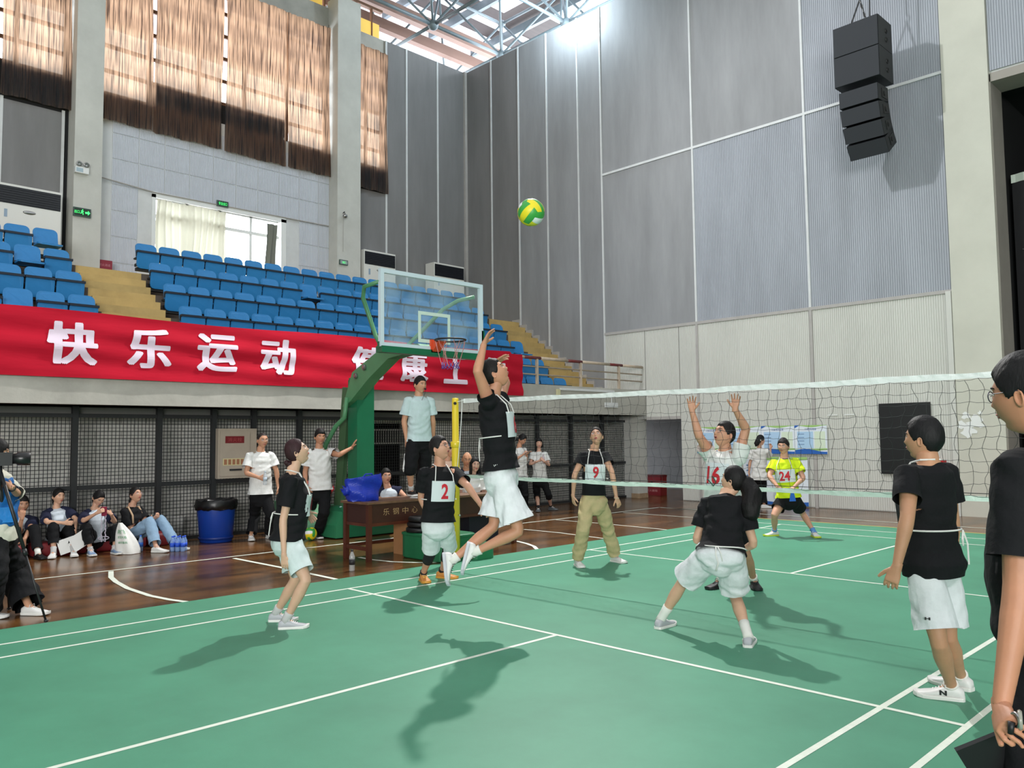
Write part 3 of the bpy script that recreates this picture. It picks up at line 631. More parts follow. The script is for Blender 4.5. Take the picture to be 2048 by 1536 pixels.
c0_=onx(186,522,XW+.08); c1_=onx(216,540,XW+.08); t=thing('notice_box','small dark red notice box at the top of the aisle stairs','notice',((XW+.1),c0_[1],c1_[2]))
m=MB(); m.box((XW+.2,c0_[1],c1_[2]-.2),(XW+.36,c1_[1],c0_[2])); m.build('box_body',mat('notice_red',(138,40,56),.6),t)
put_text('lettering','防火通道',(XW+.363,(c0_[1]+c1_[1])/2,c1_[2]+.05),(0,1,0),(0,0,1),.24,.06,mat('notice_pink',(196,130,140),.6),t)
# ---------------- basketball stand
bs=thing('basketball_stand','green movable basketball stand with glass backboard in front of the balcony','basketball hoop',(-4.2,.8,0))
G=M['hoopgreen']; G2=M['hoopgreen2']; xb=-1.75; y0,y1,z0,z1=-.34,1.55,2.95,4.0
m=MB()
for a,b in (((xb-.03,y0-.03,z0-.03),(xb+.03,y0+.03,z1+.03)),((xb-.03,y1-.03,z0-.03),(xb+.03,y1+.03,z1+.03)),((xb-.03,y0+.03,z1-.03),(xb+.03,y1-.03,z1+.03)),((xb-.03,y0+.03,z0-.03),(xb+.03,y1-.03,z0+.03))): m.box(a,b)
m.build('backboard_frame',mat('pale_blue_frame',(206,222,230),.4),bs)
gl=bpy.data.materials.new('smudged_glass'); gl.use_nodes=True; nt=gl.node_tree; b=nt.nodes['Principled BSDF']; b.inputs['Base Color'].default_value=lin((200,222,232)); b.inputs['Roughness'].default_value=.08
nz=nt.nodes.new('ShaderNodeTexNoise'); nz.inputs['Scale'].default_value=2.2; nz.inputs['Detail'].default_value=7; rr=nt.nodes.new('ShaderNodeMapRange'); rr.inputs[1].default_value=.4; rr.inputs[2].default_value=.75; rr.inputs[3].default_value=.07; rr.inputs[4].default_value=.3
tc=nt.nodes.new('ShaderNodeTexCoord'); nt.links.new(tc.outputs['Object'],nz.inputs[0]); nt.links.new(nz.outputs[0],rr.inputs[0]); nt.links.new(rr.outputs[0],b.inputs['Alpha'])
m=MB(); m.box((xb-.006,y0,z0),(xb+.006,y1,z1)); m.build('glass_board',gl,bs)
m=MB(); s=[(xb+.008,.33,3.04),(xb+.012,.90,3.47)]
for a,b in (((.31,3.03),(.36,3.49)),((.87,3.03),(.92,3.49)),((.36,3.44),(.87,3.49)),((.36,3.03),(.87,3.08))): m.box((xb+.007,a[0],a[1]),(xb+.011,b[0],b[1]))
m.build('target_square',mat('target_paint',(206,226,214),.5),bs)
m=MB(); m.box((xb-.1,y0-.02,2.84),(xb+.05,y1+.02,2.93)); m.build('lower_beam',G,bs)
m=MB(); m.box((xb-.04,y1+.0,2.9),(xb+.03,y1+.06,3.3)); m.box((xb-.04,y0-.04,2.9),(xb+.0,y0-.0,2.99)); m.build('corner_guard',G,bs)
m=MB(); yc=.62
pr=[tuple(ony(a,b,.51)[[0,2]]) for a,b in ((685,815),(704,745),(762,697),(835,687))]+[(-1.86,2.97),(-1.86,2.86)]+[tuple(ony(a,b,.51)[[0,2]]) for a,b in ((838,699),(776,717),(737,757),(700,803))]
m.prism([(x,z) for x,z in pr],(0,.51,0),(1,0,0),(0,0,1),(0,.22,0)); m.build('support_arm',G2,bs)
for (x,z) in [tuple(ony(a,b,.5)[[0,2]]-np.array([.1,0])) for a,b in ((729,735),(712,752))]:
    m=MB(); m.lathe([(.05,0),(.05,.03),(.02,.045),(0,.045)],(x+.1,yc-.11,z),12,ax=(0,-1,0)); m.build('pivot_bolt',M['silver'],bs)
m=MB(); m.box((-4.05,.62-.0,.3),(-3.78,.96,2.62)); m.build('main_post',G,bs)
m=MB(); m.prism([(-.17,-.14),(.17,-.14),(.2,-.1),(.2,.1),(.17,.14),(-.17,.14),(-.2,.1),(-.2,-.1)],(-3.92,.8,2.6),(1,0,0),(0,1,0),(0,0,.06)); m.build('post_cap',G,bs)
m=MB(); m.bar((-4.35,.62,.2),(-4.12,.66,2.5),.09,.16); m.build('rear_post',mat('olive_green',(62,92,62),.5),bs)
MB().tube([ony(694,795,.5),ony(689,835,.48),ony(672,852,.45),ony(652,888,.4),(-5.0,.35,.3)],.04,8).build('stay_rod',G2,bs,True)
MB().tube([(xb-.02,y0,3.85),(xb-.3,y0-.08,3.8),(xb-.42,y0-.02,3.66),(xb-.3,y0+.12,3.1),(xb-.1,y0+.1,2.9)],.032,8).build('side_brace',G2,bs,True)
MB().tube([(xb-.03,1.45,3.83),(xb-.25,1.3,3.78),(xb-.4,1.12,3.64),(xb-.9,.7,3.0),(-2.7,.64,2.88)],.032,8).build('side_brace',G2,bs,True)
rim=MB(); cx,cy,cz=-1.375,.61,3.05
rim.tube([(cx+.225*math.cos(a),cy+.225*math.sin(a),cz) for a in np.linspace(0,2*math.pi,29)[:-1]],.013,8,closed=True); rm=rim.build('rim',M['black'],bs,True)
m=MB(); m.box((xb+.01,cy-.09,cz-.16),(xb+.05,cy+.09,cz+.03)); m.prism([(0,0),(.17,0),(0,-.15)],(xb+.04,cy-.07,cz-.005),(1,0,0),(0,0,1),(0,.14,0)); m.build('rim_bracket',mat('orange_bracket',(214,78,42),.45),bs)
hn=MB(); rnd=random.Random(3)
for k in range(12):
    a=2*math.pi*k/12; pts=[]; s=1 if k%2 else -1
    for i in range(6):
        t_=i/5; r_=.22-.10*t_; aa=a+s*t_*.55+rnd.uniform(-.05,.05); pts.append((cx+r_*math.cos(aa),cy+r_*math.sin(aa),cz-.02-.37*t_))
    hn.tube(pts,.004,5)
tag(hn.build('hoop_net',mat('net_pink_cord',(196,130,130),.7),bs),kind='stuff')
hn=MB()
for k in range(14):
    a=2*math.pi*k/14; pts=[(cx+(.125+.012*math.cos(5*u+k))*math.cos(a+s),cy+(.125)*math.sin(a+s),cz-.33-.09*u) for u,s in ((0,0),(.5,.35),(1,.1),(.4,-.3))]; hn.tube(pts,.005,5)
tag(hn.build('net_hem',mat('net_blue_cord',(84,66,150),.7),bs),kind='stuff')
# base box
m=MB(); A=onz(661,1079); B=onz(684,1079); 
m.prism([(-5.4,.0),(-3.86,.0),(-3.86,.40),(-4.0,.50),(-4.5,.50),(-5.4,.34)],(0,.42,0.02),(1,0,0),(0,0,1),(0,1.55,0)); m.build('base_box',G,bs)
m=MB(); m.prism([(.3,0),(.42,0),(.42,.42),(.3,.2)],(-3.9,0,.02),(0,1,0),(0,0,1),(-1.3,0,0)); m.build('base_fender',mat('mid_green_enamel',(52,132,92),.4),bs)
MT=mat('cream_lettering',(196,196,150),.6)
for ch,y in (('中',.62),('国',.80),('·',.94),('名',1.02),('牌',1.18),('产',1.34),('品',1.50)): put_text('lettering',ch,(-3.855,y,.27),(0,1,0),(0,0,1),.1 if ch!='·' else .02,.1 if ch!='·' else .02,MT,bs)
# pale green ballast box left of the stand, red bag
t=thing('ballast_box','pale green ballast box behind the green basketball stand base','box',(-4.6,.1,0))
m=MB(); m.prism([(-5.2,0),(-4.15,0),(-4.15,.2),(-4.3,.52),(-5.2,.56)],(-.28,.05,.01),(1,0,0),(0,0,1),(0,.34,0)); m.build('box_body',mat('pale_green_paint',(120,176,138),.5,noise=.2,nscale=3),t)
m=MB(); m.box((-5.3,.06,.56),(-4.7,.38,.585)); m.build('paper_sheet',M['white'],t)
def blob(name,c,sx,sy,sz,mt,parent=None,seed=0,amp=.12,n=14,flat=.8):
    m=MB(); rnd=random.Random(seed); ks=[(rnd.uniform(1,4),rnd.uniform(1,4),rnd.uniform(1,4),rnd.uniform(0,6)) for _ in range(5)]
    m.ball((0,0,0),1,n); vs=[]
    for v in m.v:
        v=V3(*v); d=1+amp*sum(math.sin(k[0]*v[0]*2+k[1]*v[1]*2+k[2]*v[2]*2+k[3]) for k in ks)/2.2
        e=np.sign(v)*np.abs(v)**flat; e=e*d; vs.append(tuple(np.array(c)+e*np.array([sx,sy,sz])))
    m.v=vs; return m.build(name,mt,parent,True)
t=thing('sports_bag','red sports bag lying on the ballast box behind the young man in white','bag',(-4.7,.35,.6)); 
blob('bag_body',(-4.9,.42,.76),.26,.36,.15,mat('red_nylon',(176,28,38),.5,bump=.3,bscale=8),t,3,.1,14,.6)
MB().tube([(-4.67,.1,.8),(-4.63,.3,.9),(-4.65,.55,.9),(-4.67,.72,.82)],.014,6).build('bag_handle',M['black'],t)
# ---------------- volleyball net and post
YEL=mat('yellow_enamel',(232,204,48),.35,coat=.3)
vp=thing('net_post','yellow tubular volleyball net post with a collar','post',(-.56,0,0))
m=MB(); m.lathe([(.052,.02),(.052,1.52),(.045,1.53),(.045,2.13),(.04,2.15),(0,2.155)],(-.56,0,0),18); m.build('post_tube',YEL,vp,True)
m=MB(); m.lathe([(.058,0),(.066,.01),(.066,.07),(.058,.08)],(-.56,0,1.5),18); m.build('collar',YEL,vp,True)
m=MB(); m.lathe([(.02,0),(.02,.015),(0,.015)],(-.52,-.035,2.08),10,ax=(.5,-.9,0)); m.build('pulley_hole',M['black'],vp)
for z in (1.2,1.08,.62): m=MB(); m.lathe([(.008,0),(.008,.04),(.014,.05),(0,.055)],(-.51,0,z),8,ax=(1,-.3,0)); m.build('rope_hook',M['silver'],vp)
nt_=thing('volleyball_net','black volleyball net with crinkled white tapes along its top and bottom','net',(4,0,1.1)); X0,X1=-.40,9.6
def top(x): return 2.135-.045*math.sin(math.pi*min(1,max(0,(x-X0)/(X1-X0))))**.8 
def bot(x): return 1.13-.02*math.sin(math.pi*min(1,max(0,(x-X0)/(X1-X0))))
def tape(z0f,h,name,mt,seed):
    m=MB(); rnd=random.Random(seed); ph=[rnd.uniform(0,6) for _ in range(6)]
    def fn(u,v):
        x=X0+(X1-X0)*u; w1=math.sin(x*19+ph[0]+2.5*math.sin(x*3.1+ph[4])); w2=math.sin(x*51+ph[1]+3*v+2*math.sin(x*7))
        return V3(x,.004*w1+.003*w2*v,z0f(x)+h*(v-.5)*(1+.16*math.sin(x*9+ph[2])*math.sin(x*4.3+ph[5]))+.003*math.sin(x*5+ph[3]))
    m.grid(fn,700,3); o=m.build(name,mt,nt_,False,fix=False); return o
TP=mat('white_net_tape',(232,238,236),.55,bump=.3,bscale=30)
tape(lambda x:top(x)-.025,.05,'top_tape',TP,1); tape(lambda x:bot(x),.042,'bottom_tape',mat('pale_green_net_tape',(206,228,216),.5,bump=.3,bscale=30),2)
m=MB(); m.grid(lambda u,v:V3(X0-.0-.13*u**1.5+.018*(v-.5),-.02,top(X0)*(1-u)+u*1.1),16,2); m.build('side_tape',TP,nt_,fix=False)
MB().tube([(-.53,0,2.1),(X0,0,top(X0)-.02)],.004,5).build('top_cord',TP,nt_)
m=MB(); rnd=random.Random(5); NR=10
ph=[rnd.uniform(0,6.28) for _ in range(120)]
def npnt(i,j,f=0): # column i, row j
    x=X0+.1*i; z=top(x)-.055+(bot(x)+.02-top(x)+.055)*j/NR
    return V3(x+.017*math.sin(j*1.9+ph[i%120])+.008*math.sin(j*4.1+i),.012*math.sin(i*.9+j*1.3),z+.008*math.sin(i*1.7+j*.8+ph[j]))
NC=int((X1-X0)/.1)
for i in range(1,NC):
    pts=[]
    for j in range(NR+1):
        pts.append(npnt(i,j)); 
        if j<NR: q=(npnt(i,j)+npnt(i,j+1))/2; pts.append(q+V3(.012*math.sin(i*2.1+j*2.7),.004,0))
    m.tube(pts,.0017,4,cap=False)
for j in range(0,NR+1):
    pts=[]
    for i in range(NC):
        pts.append(npnt(i,j)); q=(npnt(i,j)+npnt(i+1,j))/2; pts.append(q-V3(0,0,.006))
    m.tube(pts,.0015,4,cap=False)
tag(m.build('net_mesh',mat('net_black_cord',(34,40,40),.7),nt_,fix=False),kind='stuff')
MB().tube([(X0,0,bot(0)+.028),(X1,0,bot(0)+.02)],.003,5).build('bottom_cord',M['black'],nt_)
m=MB(); m.tube([ony(1425,952,-.02),ony(1432,964,-.02),ony(1427,972,-.02),ony(1415,958,-.02)],.006,5); m.build('tie_cord',mat('dark_green_cord',(30,80,64),.7),nt_)
# ---------------- balls
def volleyball(c,r,lab,rot):
    t=thing('volleyball',lab,'ball',c); R=Matrix.Rotation(rot[0],3,'X')@Matrix.Rotation(rot[1],3,'Y')@Matrix.Rotation(rot[2],3,'Z'); R=np.array(R)
    cols=[mat('ball_green',(58,158,66),.45),mat('ball_yellow',(232,214,36),.45),mat('ball_white',(232,234,236),.45)]
    # 18 panels: cube faces split in three bands
    N=9; seam=.03
    for f in range(6):
        ax=f//2; sg=1 if f%2 else -1; e=[V3(1,0,0),V3(0,1,0),V3(0,0,1)]; n=e[ax]*sg; a=e[(ax+1)%3]; b=e[(ax+2)%3]
        for k in range(3):
            def P(u,v,rr):
                U=math.tan((-1+2*(k+u)/3)*math.pi/4); W=math.tan((-1+2*v)*math.pi/4); q=nrm(n+a*U+b*W); return np.array(c)+R@(q*rr)
            m=MB(); m.grid(lambda u,v:P(u,v,r*(.985 if (u in(0,1) or v in(0,1)) else 1)),5,N+1)
            ci=[1,0,1] if ax==0 else ([0,1,0] if ax==1 else [1,2,0]); o=m.build('ball_panel',cols[ci[k]],t,True)
volleyball(tuple(ondep(1062,425,6.25)),.105,'yellow, green and white volleyball in the air above the jumping player',(.5,-.6,.35))
b2=onz(621,1081,.0); volleyball((b2[0],b2[1],.108),.105,'yellow and green volleyball on the wooden floor in front of the young man in white',(1.2,.5,1.9))
# ---------------- table, box, weights
tb=thing('long_table','long old brown wooden table with a deep drawer panel, edge of the wooden floor','table',(-1.75,.55,0))
TX0,TX1,TY0,TY1=-2.05,-1.45,-.76,2.0
m=MB(); m.box((TX0-.02,TY0-.03,.755),(TX1+.02,TY1+.03,.785)); m.build('tabletop',mat('worn_table_top',(120,88,66),.45,noise=.4,nscale=6),tb)
for x in (TX0+.03,TX1-.03):
    for y in (TY0+.03,TY1-.03): MB().bar((x,y,0),(x,y,.755),.06).build('leg',M['tablewood'],tb)
m=MB(); m.box((TX1-.04,TY0+.06,.5),(TX1-.02,TY1-.06,.755)); m.build('drawer_panel',mat('dark_drawer_wood',(66,36,26),.45,noise=.3,nscale=4),tb)
m=MB(); m.box((TX1-.05,TY0+.05,.46),(TX1-.01,TY1-.05,.50)); m.build('lower_rail',M['tablewood'],tb)
m=MB(); m.box((TX0+.04,TY0+.02,.5),(TX1-.04,TY0+.04,.755)); m.build('end_panel',mat('dark_end_wood',(58,30,24),.45),tb)
m=MB(); m.box((TX0+.04,TY0+.01,.46),(TX1-.04,TY0+.05,.5)); m.build('end_rail',M['tablewood'],tb)
m=MB(); m.box((TX0+.04,TY0+.01,.14),(TX1-.04,TY0+.05,.19)); m.build('stretcher',M['tablewood'],tb)
m=MB(); m.box((TX0+.02,TY0+.05,.15),(TX0+.05,TY1-.05,.19)); m.build('stretcher',M['tablewood'],tb)
for i,ch in enumerate('乐钢中心'): put_text('lettering',ch,(TX1-.015,TY0+.30+.16*i,.64),(0,1,0),(0,0,1),.1,.09,mat('worn_cream_lettering',(170,140,100),.7),tb)
for k,(a,b) in enumerate(((-.1,.2),(.25,.12),(.05,.5))):
    t=MB(); t.obox((-1.62+a*.3,.1+b,.789+.0015*k),(.1,.02,0),(-.02,.14,0),(0,0,.001)); tag(t.build('paper_sheet',M['white'],None),['white paper sheet on the table under the umpire','loose paper sheet lying at the front edge of the brown table','paper sheet lying furthest right on the brown table'][k],'paper','paper sheets on the brown table')
gb=thing('post_base_box','dark green rounded weight box on the floor behind player number 2','box',(-1.15,.1,0))
m=MB(); poly=rrect(.95,.62,.14,4); c=V3(-1.08,.12,0); n=len(poly)
R_=[[c+V3(u*s,v*s,z) for u,v in poly] for s,z in ((.96,.005),(1,.02),(1,.31),(1.03,.315),(1.03,.34),(.98,.35))]
m.rings(R_); m.build('box_body',mat('dark_green_paint',(30,112,72),.45,noise=.12,nscale=3),gb)
m=MB(); poly=rrect(.5,.4,.1,4); R_=[[V3(-.70,.42,0)+V3(u*s,v*s,z) for u,v in poly] for s,z in ((.98,.0),(1,.02),(1,.2),(.97,.21))]; m.rings(R_); m.build('box_step',mat('dark_green_paint2',(34,120,78),.45),gb)
for k in range(3):
    m=MB(); z=.352+.072*k; m.lathe([(.0,.004),(.11,.004),(.185,0),(.2,.012),(.2,.05),(.185,.064),(.13,.056),(.1,.06),(0,.06)],(-1.28+.012*k,-.02+.01*k,z),26)
    tag(m.build('weight_plate',mat('black_rubber',(20,20,22),.5),None,True),['lowest','middle','top'][k]+' black weight plate stacked on the green box','weight plate','black weight plates on the green box')
t=MB(); t.box((-1.9,-.02,0),(-1.6,.5,.46)); tag(t.build('cardboard_box',mat('cardboard',(176,128,84),.8,noise=.1),None),'brown cardboard box under the long table','box')
t=MB(); t.box((-1.95,1.15,0),(-1.6,1.75,.45)); tag(t.build('storage_box',mat('dark_navy_box',(18,26,40),.6),None),'dark storage box under the right end of the long table','box')
# blue bag on the table
m=MB()
def bb(u,v):
    a=2*math.pi*u; k=v; w=.165+.02*math.sin(3*a)+.03*k; d=.15+.02*math.sin(2*a+1)
    x=-1.8+d*math.copysign(abs(math.cos(a))**.6,math.cos(a))*(1-.12*k)+.02*math.sin(9*k+a*2); y=-.62+w*1.12*math.copysign(abs(math.sin(a))**.6,math.sin(a))*(1+.18*math.sin(k*2.2))+.03*k
    return V3(x,y,.788+.32*k*(1+.10*math.sin(a+.6)) +.01*math.sin(7*a))
m.grid(bb,40,16); m.add([bb(i/40,0) for i in range(40)],[tuple(range(40))]); m.add([bb(i/40,1)+V3(0,0,.0) for i in range(40)],[tuple(range(40))])
t=thing('shopping_bag','large blue woven shopping bag on the left end of the brown table','bag',(-1.8,-.62,.788)); 
M['bluebag']=mat('blue_woven_plastic',(22,52,176),.42,noise=.25,nscale=6,bump=.5,bscale=12); m.build('bag_body',M['bluebag'],t,False)
blob('bag_knot',(-1.82,-.85,.93),.07,.07,.06,M['bluebag'],t,2,.25,10)
MB().tube([(-1.7,-.72,1.06),(-1.66,-.66,1.15),(-1.66,-.56,1.15),(-1.7,-.5,1.08)],.012,6).build('bag_handle',M['bluebag'],t)
# ---------------- litter bin
tc_=V3(-5.2,-1.12,0); t=thing('litter_bin','tall blue litter bin with a black liner in front of the mesh fence','bin',tc_)
m=MB(); m.lathe([(.235,.0),(.25,.01),(.30,.58),(.30,.6)],tc_,30); m.build('bin_body',mat('blue_plastic_bin',(16,62,158),.4,noise=.1,nscale=3),t,True)
m=MB(); rnd=random.Random(2)
for i,(r_,z) in enumerate(((.302,.52),(.325,.53),(.33,.60),(.32,.66),(.31,.68),(.28,.63),(.24,.5),(0,.48))): m.v+=[tuple(tc_+V3((r_+.012*math.sin(j*2.3+i))*math.cos(2*math.pi*j/30),(r_+.012*math.sin(j*1.7+i*2))*math.sin(2*math.pi*j/30),z+.012*math.sin(j*1.9+i))) for j in range(30)]
m.f=[(i*30+j,i*30+(j+1)%30,(i+1)*30+(j+1)%30,(i+1)*30+j) for i in range(7) for j in range(30)]; m.m=[0]*len(m.f); m.build('bin_liner',mat('black_liner',(16,17,19),.35),t,True)
m=MB(); m.lathe([(.262,.05),(.268,.05),(.27,.09),(.262,.09)],tc_,30); m.build('base_band',mat('dark_blue_band',(12,44,120),.4),t,True)
# ---------------- speakers hung from the roof
S0=ony(1727,140,9.35); t=thing('line_array_speaker','black hanging loudspeaker array with a curved lower half, in front of the grey wall','loudspeaker',S0)
fr=nrm(-_r*.72-_f*.70); fr[2]=0; fr=nrm(fr); sd=nrm(np.cross(fr,(0,0,1))); 
if sd@_r<0: sd=-sd
SB=mat('speaker_black',(30,33,37),.6); sg_=mat('speaker_grille',(42,45,50),.75,bump=.3,bscale=200)
W2,D2=.45,.33; zc=S0[2]; zt_=zc+.95
for k in range(2):
    c=S0+V3(0,0,.58-.62*k); MB().obox(c,sd*W2,fr*D2,(0,0,.305)).build('subwoofer_cabinet',SB,t)
    MB().obox(c+fr*(D2+.012),sd*(W2-.01),fr*.01,(0,0,.3)).build('grille',sg_,t)
    for s in (.08,-.10): m=MB(); m.lathe([(.055,0),(.05,.012),(.03,-.0),(0,.0)],c+sd*(W2+.001)+V3(0,0,s)-fr*.05,12,ax=sd); m.build('handle_cup',M['black'],t)
c=S0+V3(0,0,-.04-.305+.0); ang=math.radians(3); pos=c+fr*.06+V3(0,0,-.12)
for k in range(4):
    ang=math.radians(3+11*k); f2=fr*math.cos(ang)-V3(0,0,1)*math.sin(ang); u2=np.cross(sd,f2); u2=u2 if u2[2]>0 else -u2
    cc=pos-u2*.155
    MB().obox(cc,sd*.385,f2*.25,u2*.157).build('array_cabinet',SB,t); MB().obox(cc+f2*.26,sd*.38,f2*.01,u2*.156).build('grille',sg_,t)
    m=MB(); m.obox(cc+sd*.39-f2*.05,sd*.006,f2*.13,u2*.09); m.lathe([(.05,0),(.05,.01),(.03,.02),(0,.02)],cc+sd*.395-f2*.03,10,ax=sd); m.build('rigging_plate',M['black'],t)
    pos=cc-u2*.155
tp_=S0+V3(0,0,.88); hk=S0+V3(0,0,1.48)-sd*.02
MB().bar(tp_-sd*.3+V3(0,0,.04),tp_+sd*.35+V3(0,0,.04),.06).build('rigging_bar',M['steel'],t)
MB().tube([tp_-sd*.28,hk],.016,6).build('sling',M['steel'],t); MB().tube([tp_+sd*.12,hk],.016,6).build('sling',M['steel'],t)
for k in range(6):
    q=hk+(tp_+sd*.12-hk)*(k+.5)/6; m=MB(); a=nrm(tp_+sd*.12-hk); b=sd if k%2 else fr; m.tube([q+a*.045*math.cos(u)+b*.022*math.sin(u) for u in np.linspace(0,6.28,11)[:-1]],.009,5,closed=True); m.build('chain_link',M['silver'],t)
m=MB(); m.tube([hk+V3(0,0,.07)+sd*.05*math.cos(u)+V3(0,0,.06*math.sin(u)) for u in np.linspace(-2.6,1.6,12)],.013,6); m.build('lifting_hook',M['silver'],t)
MB().tube([hk+V3(0,0,.12),hk+V3(0,0,5)],.014,6).build('hoist_cable',M['steel'],t); MB().tube([tp_+sd*.16,tp_+sd*.34+V3(0,0,5.5)],.013,6).build('signal_cable',M['steel'],t)
# ---------------- things on the back wall
def poster(x0,x1,z0,z1,lab,style,y=YW-.07):
    t=thing('notice_poster',lab,'poster',((x0+x1)/2,y,z0),'printed notice posters on the ribbed wall')
    m=MB(); m.box((x0,y,z0),(x1,y+.02,z1)); m.build('poster_sheet',mat('poster_white',(226,234,242),.5),t)
    W=x1-x0;H=z1-z0; Y=y-.003
    def quad(nm,poly,c,o=0): 
        m=MB(); m.prism([(x0+W*u,z0+H*v) for u,v in poly],(0,Y-.0015*o,0),(1,0,0),(0,0,1),(0,.0015,0)); m.build(nm,c,t)
    bl=mat('poster_blue',(42,98,180),.5); gr=mat('poster_green',(160,200,120),.5); lb=mat('poster_light_blue',(176,208,236),.5); pg=mat('poster_pale_green',(216,230,208),.5)
    wav=lambda a,b,f,p:[(u,a+b*math.sin(f*u+p)) for u in np.linspace(0,1,13)]
    if style=='w':
        quad('wave_band',[(0,0)]+wav(.13,.05,5,0)[:]+[(1,0)],bl,1); quad('wave_band',wav(.10,.04,6,2)+[(1,.2),(0,.16)],gr)
        quad('top_wave',[(1,1),(0,1)]+wav(.955,.03,7,1),gr); quad('corner_triangle',[(0,1),(0,.9),(.16,1)],bl,1)
        quad('schedule_block',[(.08,.2),(.58,.2),(.58,.78),(.08,.78)],lb,1); quad('text_block',[(.62,.2),(.95,.2),(.95,.78),(.62,.78)],pg,1)
        for k in range(4): quad('text_line',[(.1,.68-.12*k),(.3,.68-.12*k),(.3,.705-.12*k),(.1,.705-.12*k)],mat('poster_ink',(110,140,180),.5),2)
        put_text('heading','工会活动安排',(x0+W*.5,Y-.004,z0+H*.86),(1,0,0),(0,0,1),W*.36,H*.075,mat('poster_heading',(60,90,170),.5),t)
    else:
        quad('wave_band',[(0,0)]+wav(.07,.02,6,1)+[(1,0)],bl,1); quad('top_wave',[(1,1),(0,1)]+wav(.93,.02,6,1),gr)
        for k in range(6): quad('text_mark',[(.05,.8-.11*k),(.09,.8-.11*k),(.09,.83-.11*k),(.05,.83-.11*k)],mat('poster_ink2',(110,140,180),.5),1)
xx=[-3.55,-2.75,-1.82,-1.0,-.25]
for i,nm in enumerate(('leftmost blue and green notice poster on the ribbed wall, behind player number 16','second notice poster from the left, partly behind the raised arm of player 16','third notice poster from the left, above the woman reading the wall','rightmost blue and green notice poster on the ribbed wall')):
    poster(xx[i],xx[i+1]-.01,1.19,1.83,nm,'w')
poster(-2.3,-.72,.03,1.12,'tall white notice board standing below the row of posters','s',YW-.08)
t=MB(); t.box((.87,YW-.06,.79),(1.88,YW-.02,2.25)); o=t.build('black_screen',M['black'],None); tag(o,'black rectangular screen mounted on the ribbed white wall','screen')
for k,(x0,x1) in enumerate(((1.92,2.14),(3.06,3.45))):
    c=V3(x0,YW-.2,.78); t=thing('extinguisher_box',['red fire extinguisher box on the wall behind the right player','red fire extinguisher box on the stage column behind the man in glasses'][k],'box',c)
    m=MB(); m.box((x0,YW-.22,.76),(x1,YW-.06,1.08)); m.build('box_body',M['red'],t)
    put_text('lettering','灭火器',((x0+x1)/2,YW-.224,.93),(1,0,0),(0,0,1),.18,.07,M['white'],t)
rb=onz(1296,990); t=thing('red_box','dark red fire extinguisher chest on the floor inside the wall opening','box',rb)
m=MB(); m.box((rb[0]-.14,rb[1],0),(rb[0]+.42,rb[1]+.3,.52)); m.build('box_body',mat('dark_red_metal',(128,20,34),.4),t)
m=MB(); m.box((rb[0]-.15,rb[1]-.01,.5),(rb[0]+.43,rb[1]+.31,.56)); m.build('box_lid',mat('dark_red_metal2',(100,16,28),.4),t)
put_text('lettering','灭火器箱',(rb[0]+.14,rb[1]-.004,.13),(1,0,0),(0,0,1),.36,.06,mat('pink_print',(206,150,150),.5),t)
m=MB(); m.lathe([(0,.003),(.05,.003)],(rb[0]+.14,rb[1]-.002,.33),12,ax=(0,-1,0)); m.build('emblem',mat('emblem_pink',(206,140,130),.5),t)
for x in (-1.9+1.65,.12): 
    m=MB(); m.box((x,YW-.02,2.03),(x+.22,YW-.005,2.05)); tag(m.build('paper_strip',M['white'],None),'small white paper strip stuck on the ribbed wall %s'%('nearer the posters' if x<0 else 'nearer the black screen'),'paper','paper strips on the ribbed wall')
# ---------------- stage curtains
st=struct('wall_stage','black void of the stage behind the opening')
m=MB(); m.box((3.0,YW+3,-.1),(14,YW+3.2,8.7)); m.box((13.9,YW+.4,-.1),(14,YW+3,8.7)); m.box((3.0,YW+.7,-.1),(3.1,YW+3,8.7)); m.box((3,YW+.4,8.6),(14,YW+3.2,8.7)); m.build('stage_void',mat('stage_black',(20,20,23),.9),st)  # black box, the darkness of the stage interior is in its colour
m=MB(); m.box((3.2,YW+.3,-.02),(14,YW+3,.9)); m.build('stage_front',M['concrete'],st)
ctn=thing('stage_curtain','black ruched stage curtain hanging from a pale pelmet rail at the right edge','curtain',(5,YW+1.3,1))
def sf(u,v): x=3.2+4.5*u; return V3(x,YW+1.3+.08*math.sin(x*11+2*math.sin(x*3)),6.75*(1-v)+.95*v)
m=MB(); m.grid(sf,90,20); m.build('curtain_cloth',mat('black_velvet',(26,24,28),.8,sheen=.3),ctn,True,fix=False)
m=MB(); m.grid(lambda u,v:V3(3.2+4.5*u,YW+1.22+.02*math.sin(u*90),6.86-.17*v+.015*math.sin(u*40)),60,2); m.build('pelmet_band',mat('pale_pelmet',(206,214,202),.7),ctn,fix=False)
m=MB()
for k in range(14):
    z=5.3-.2*k; m.tube([(3.35+.42*i+.02*k,YW+1.17,z-.12*math.sin(math.pi*((i*.35)%1))-.03*i) for i in range(9)],.007,4)
m.build('ruche_cords',mat('grey_cord',(120,116,118),.6),ctn)
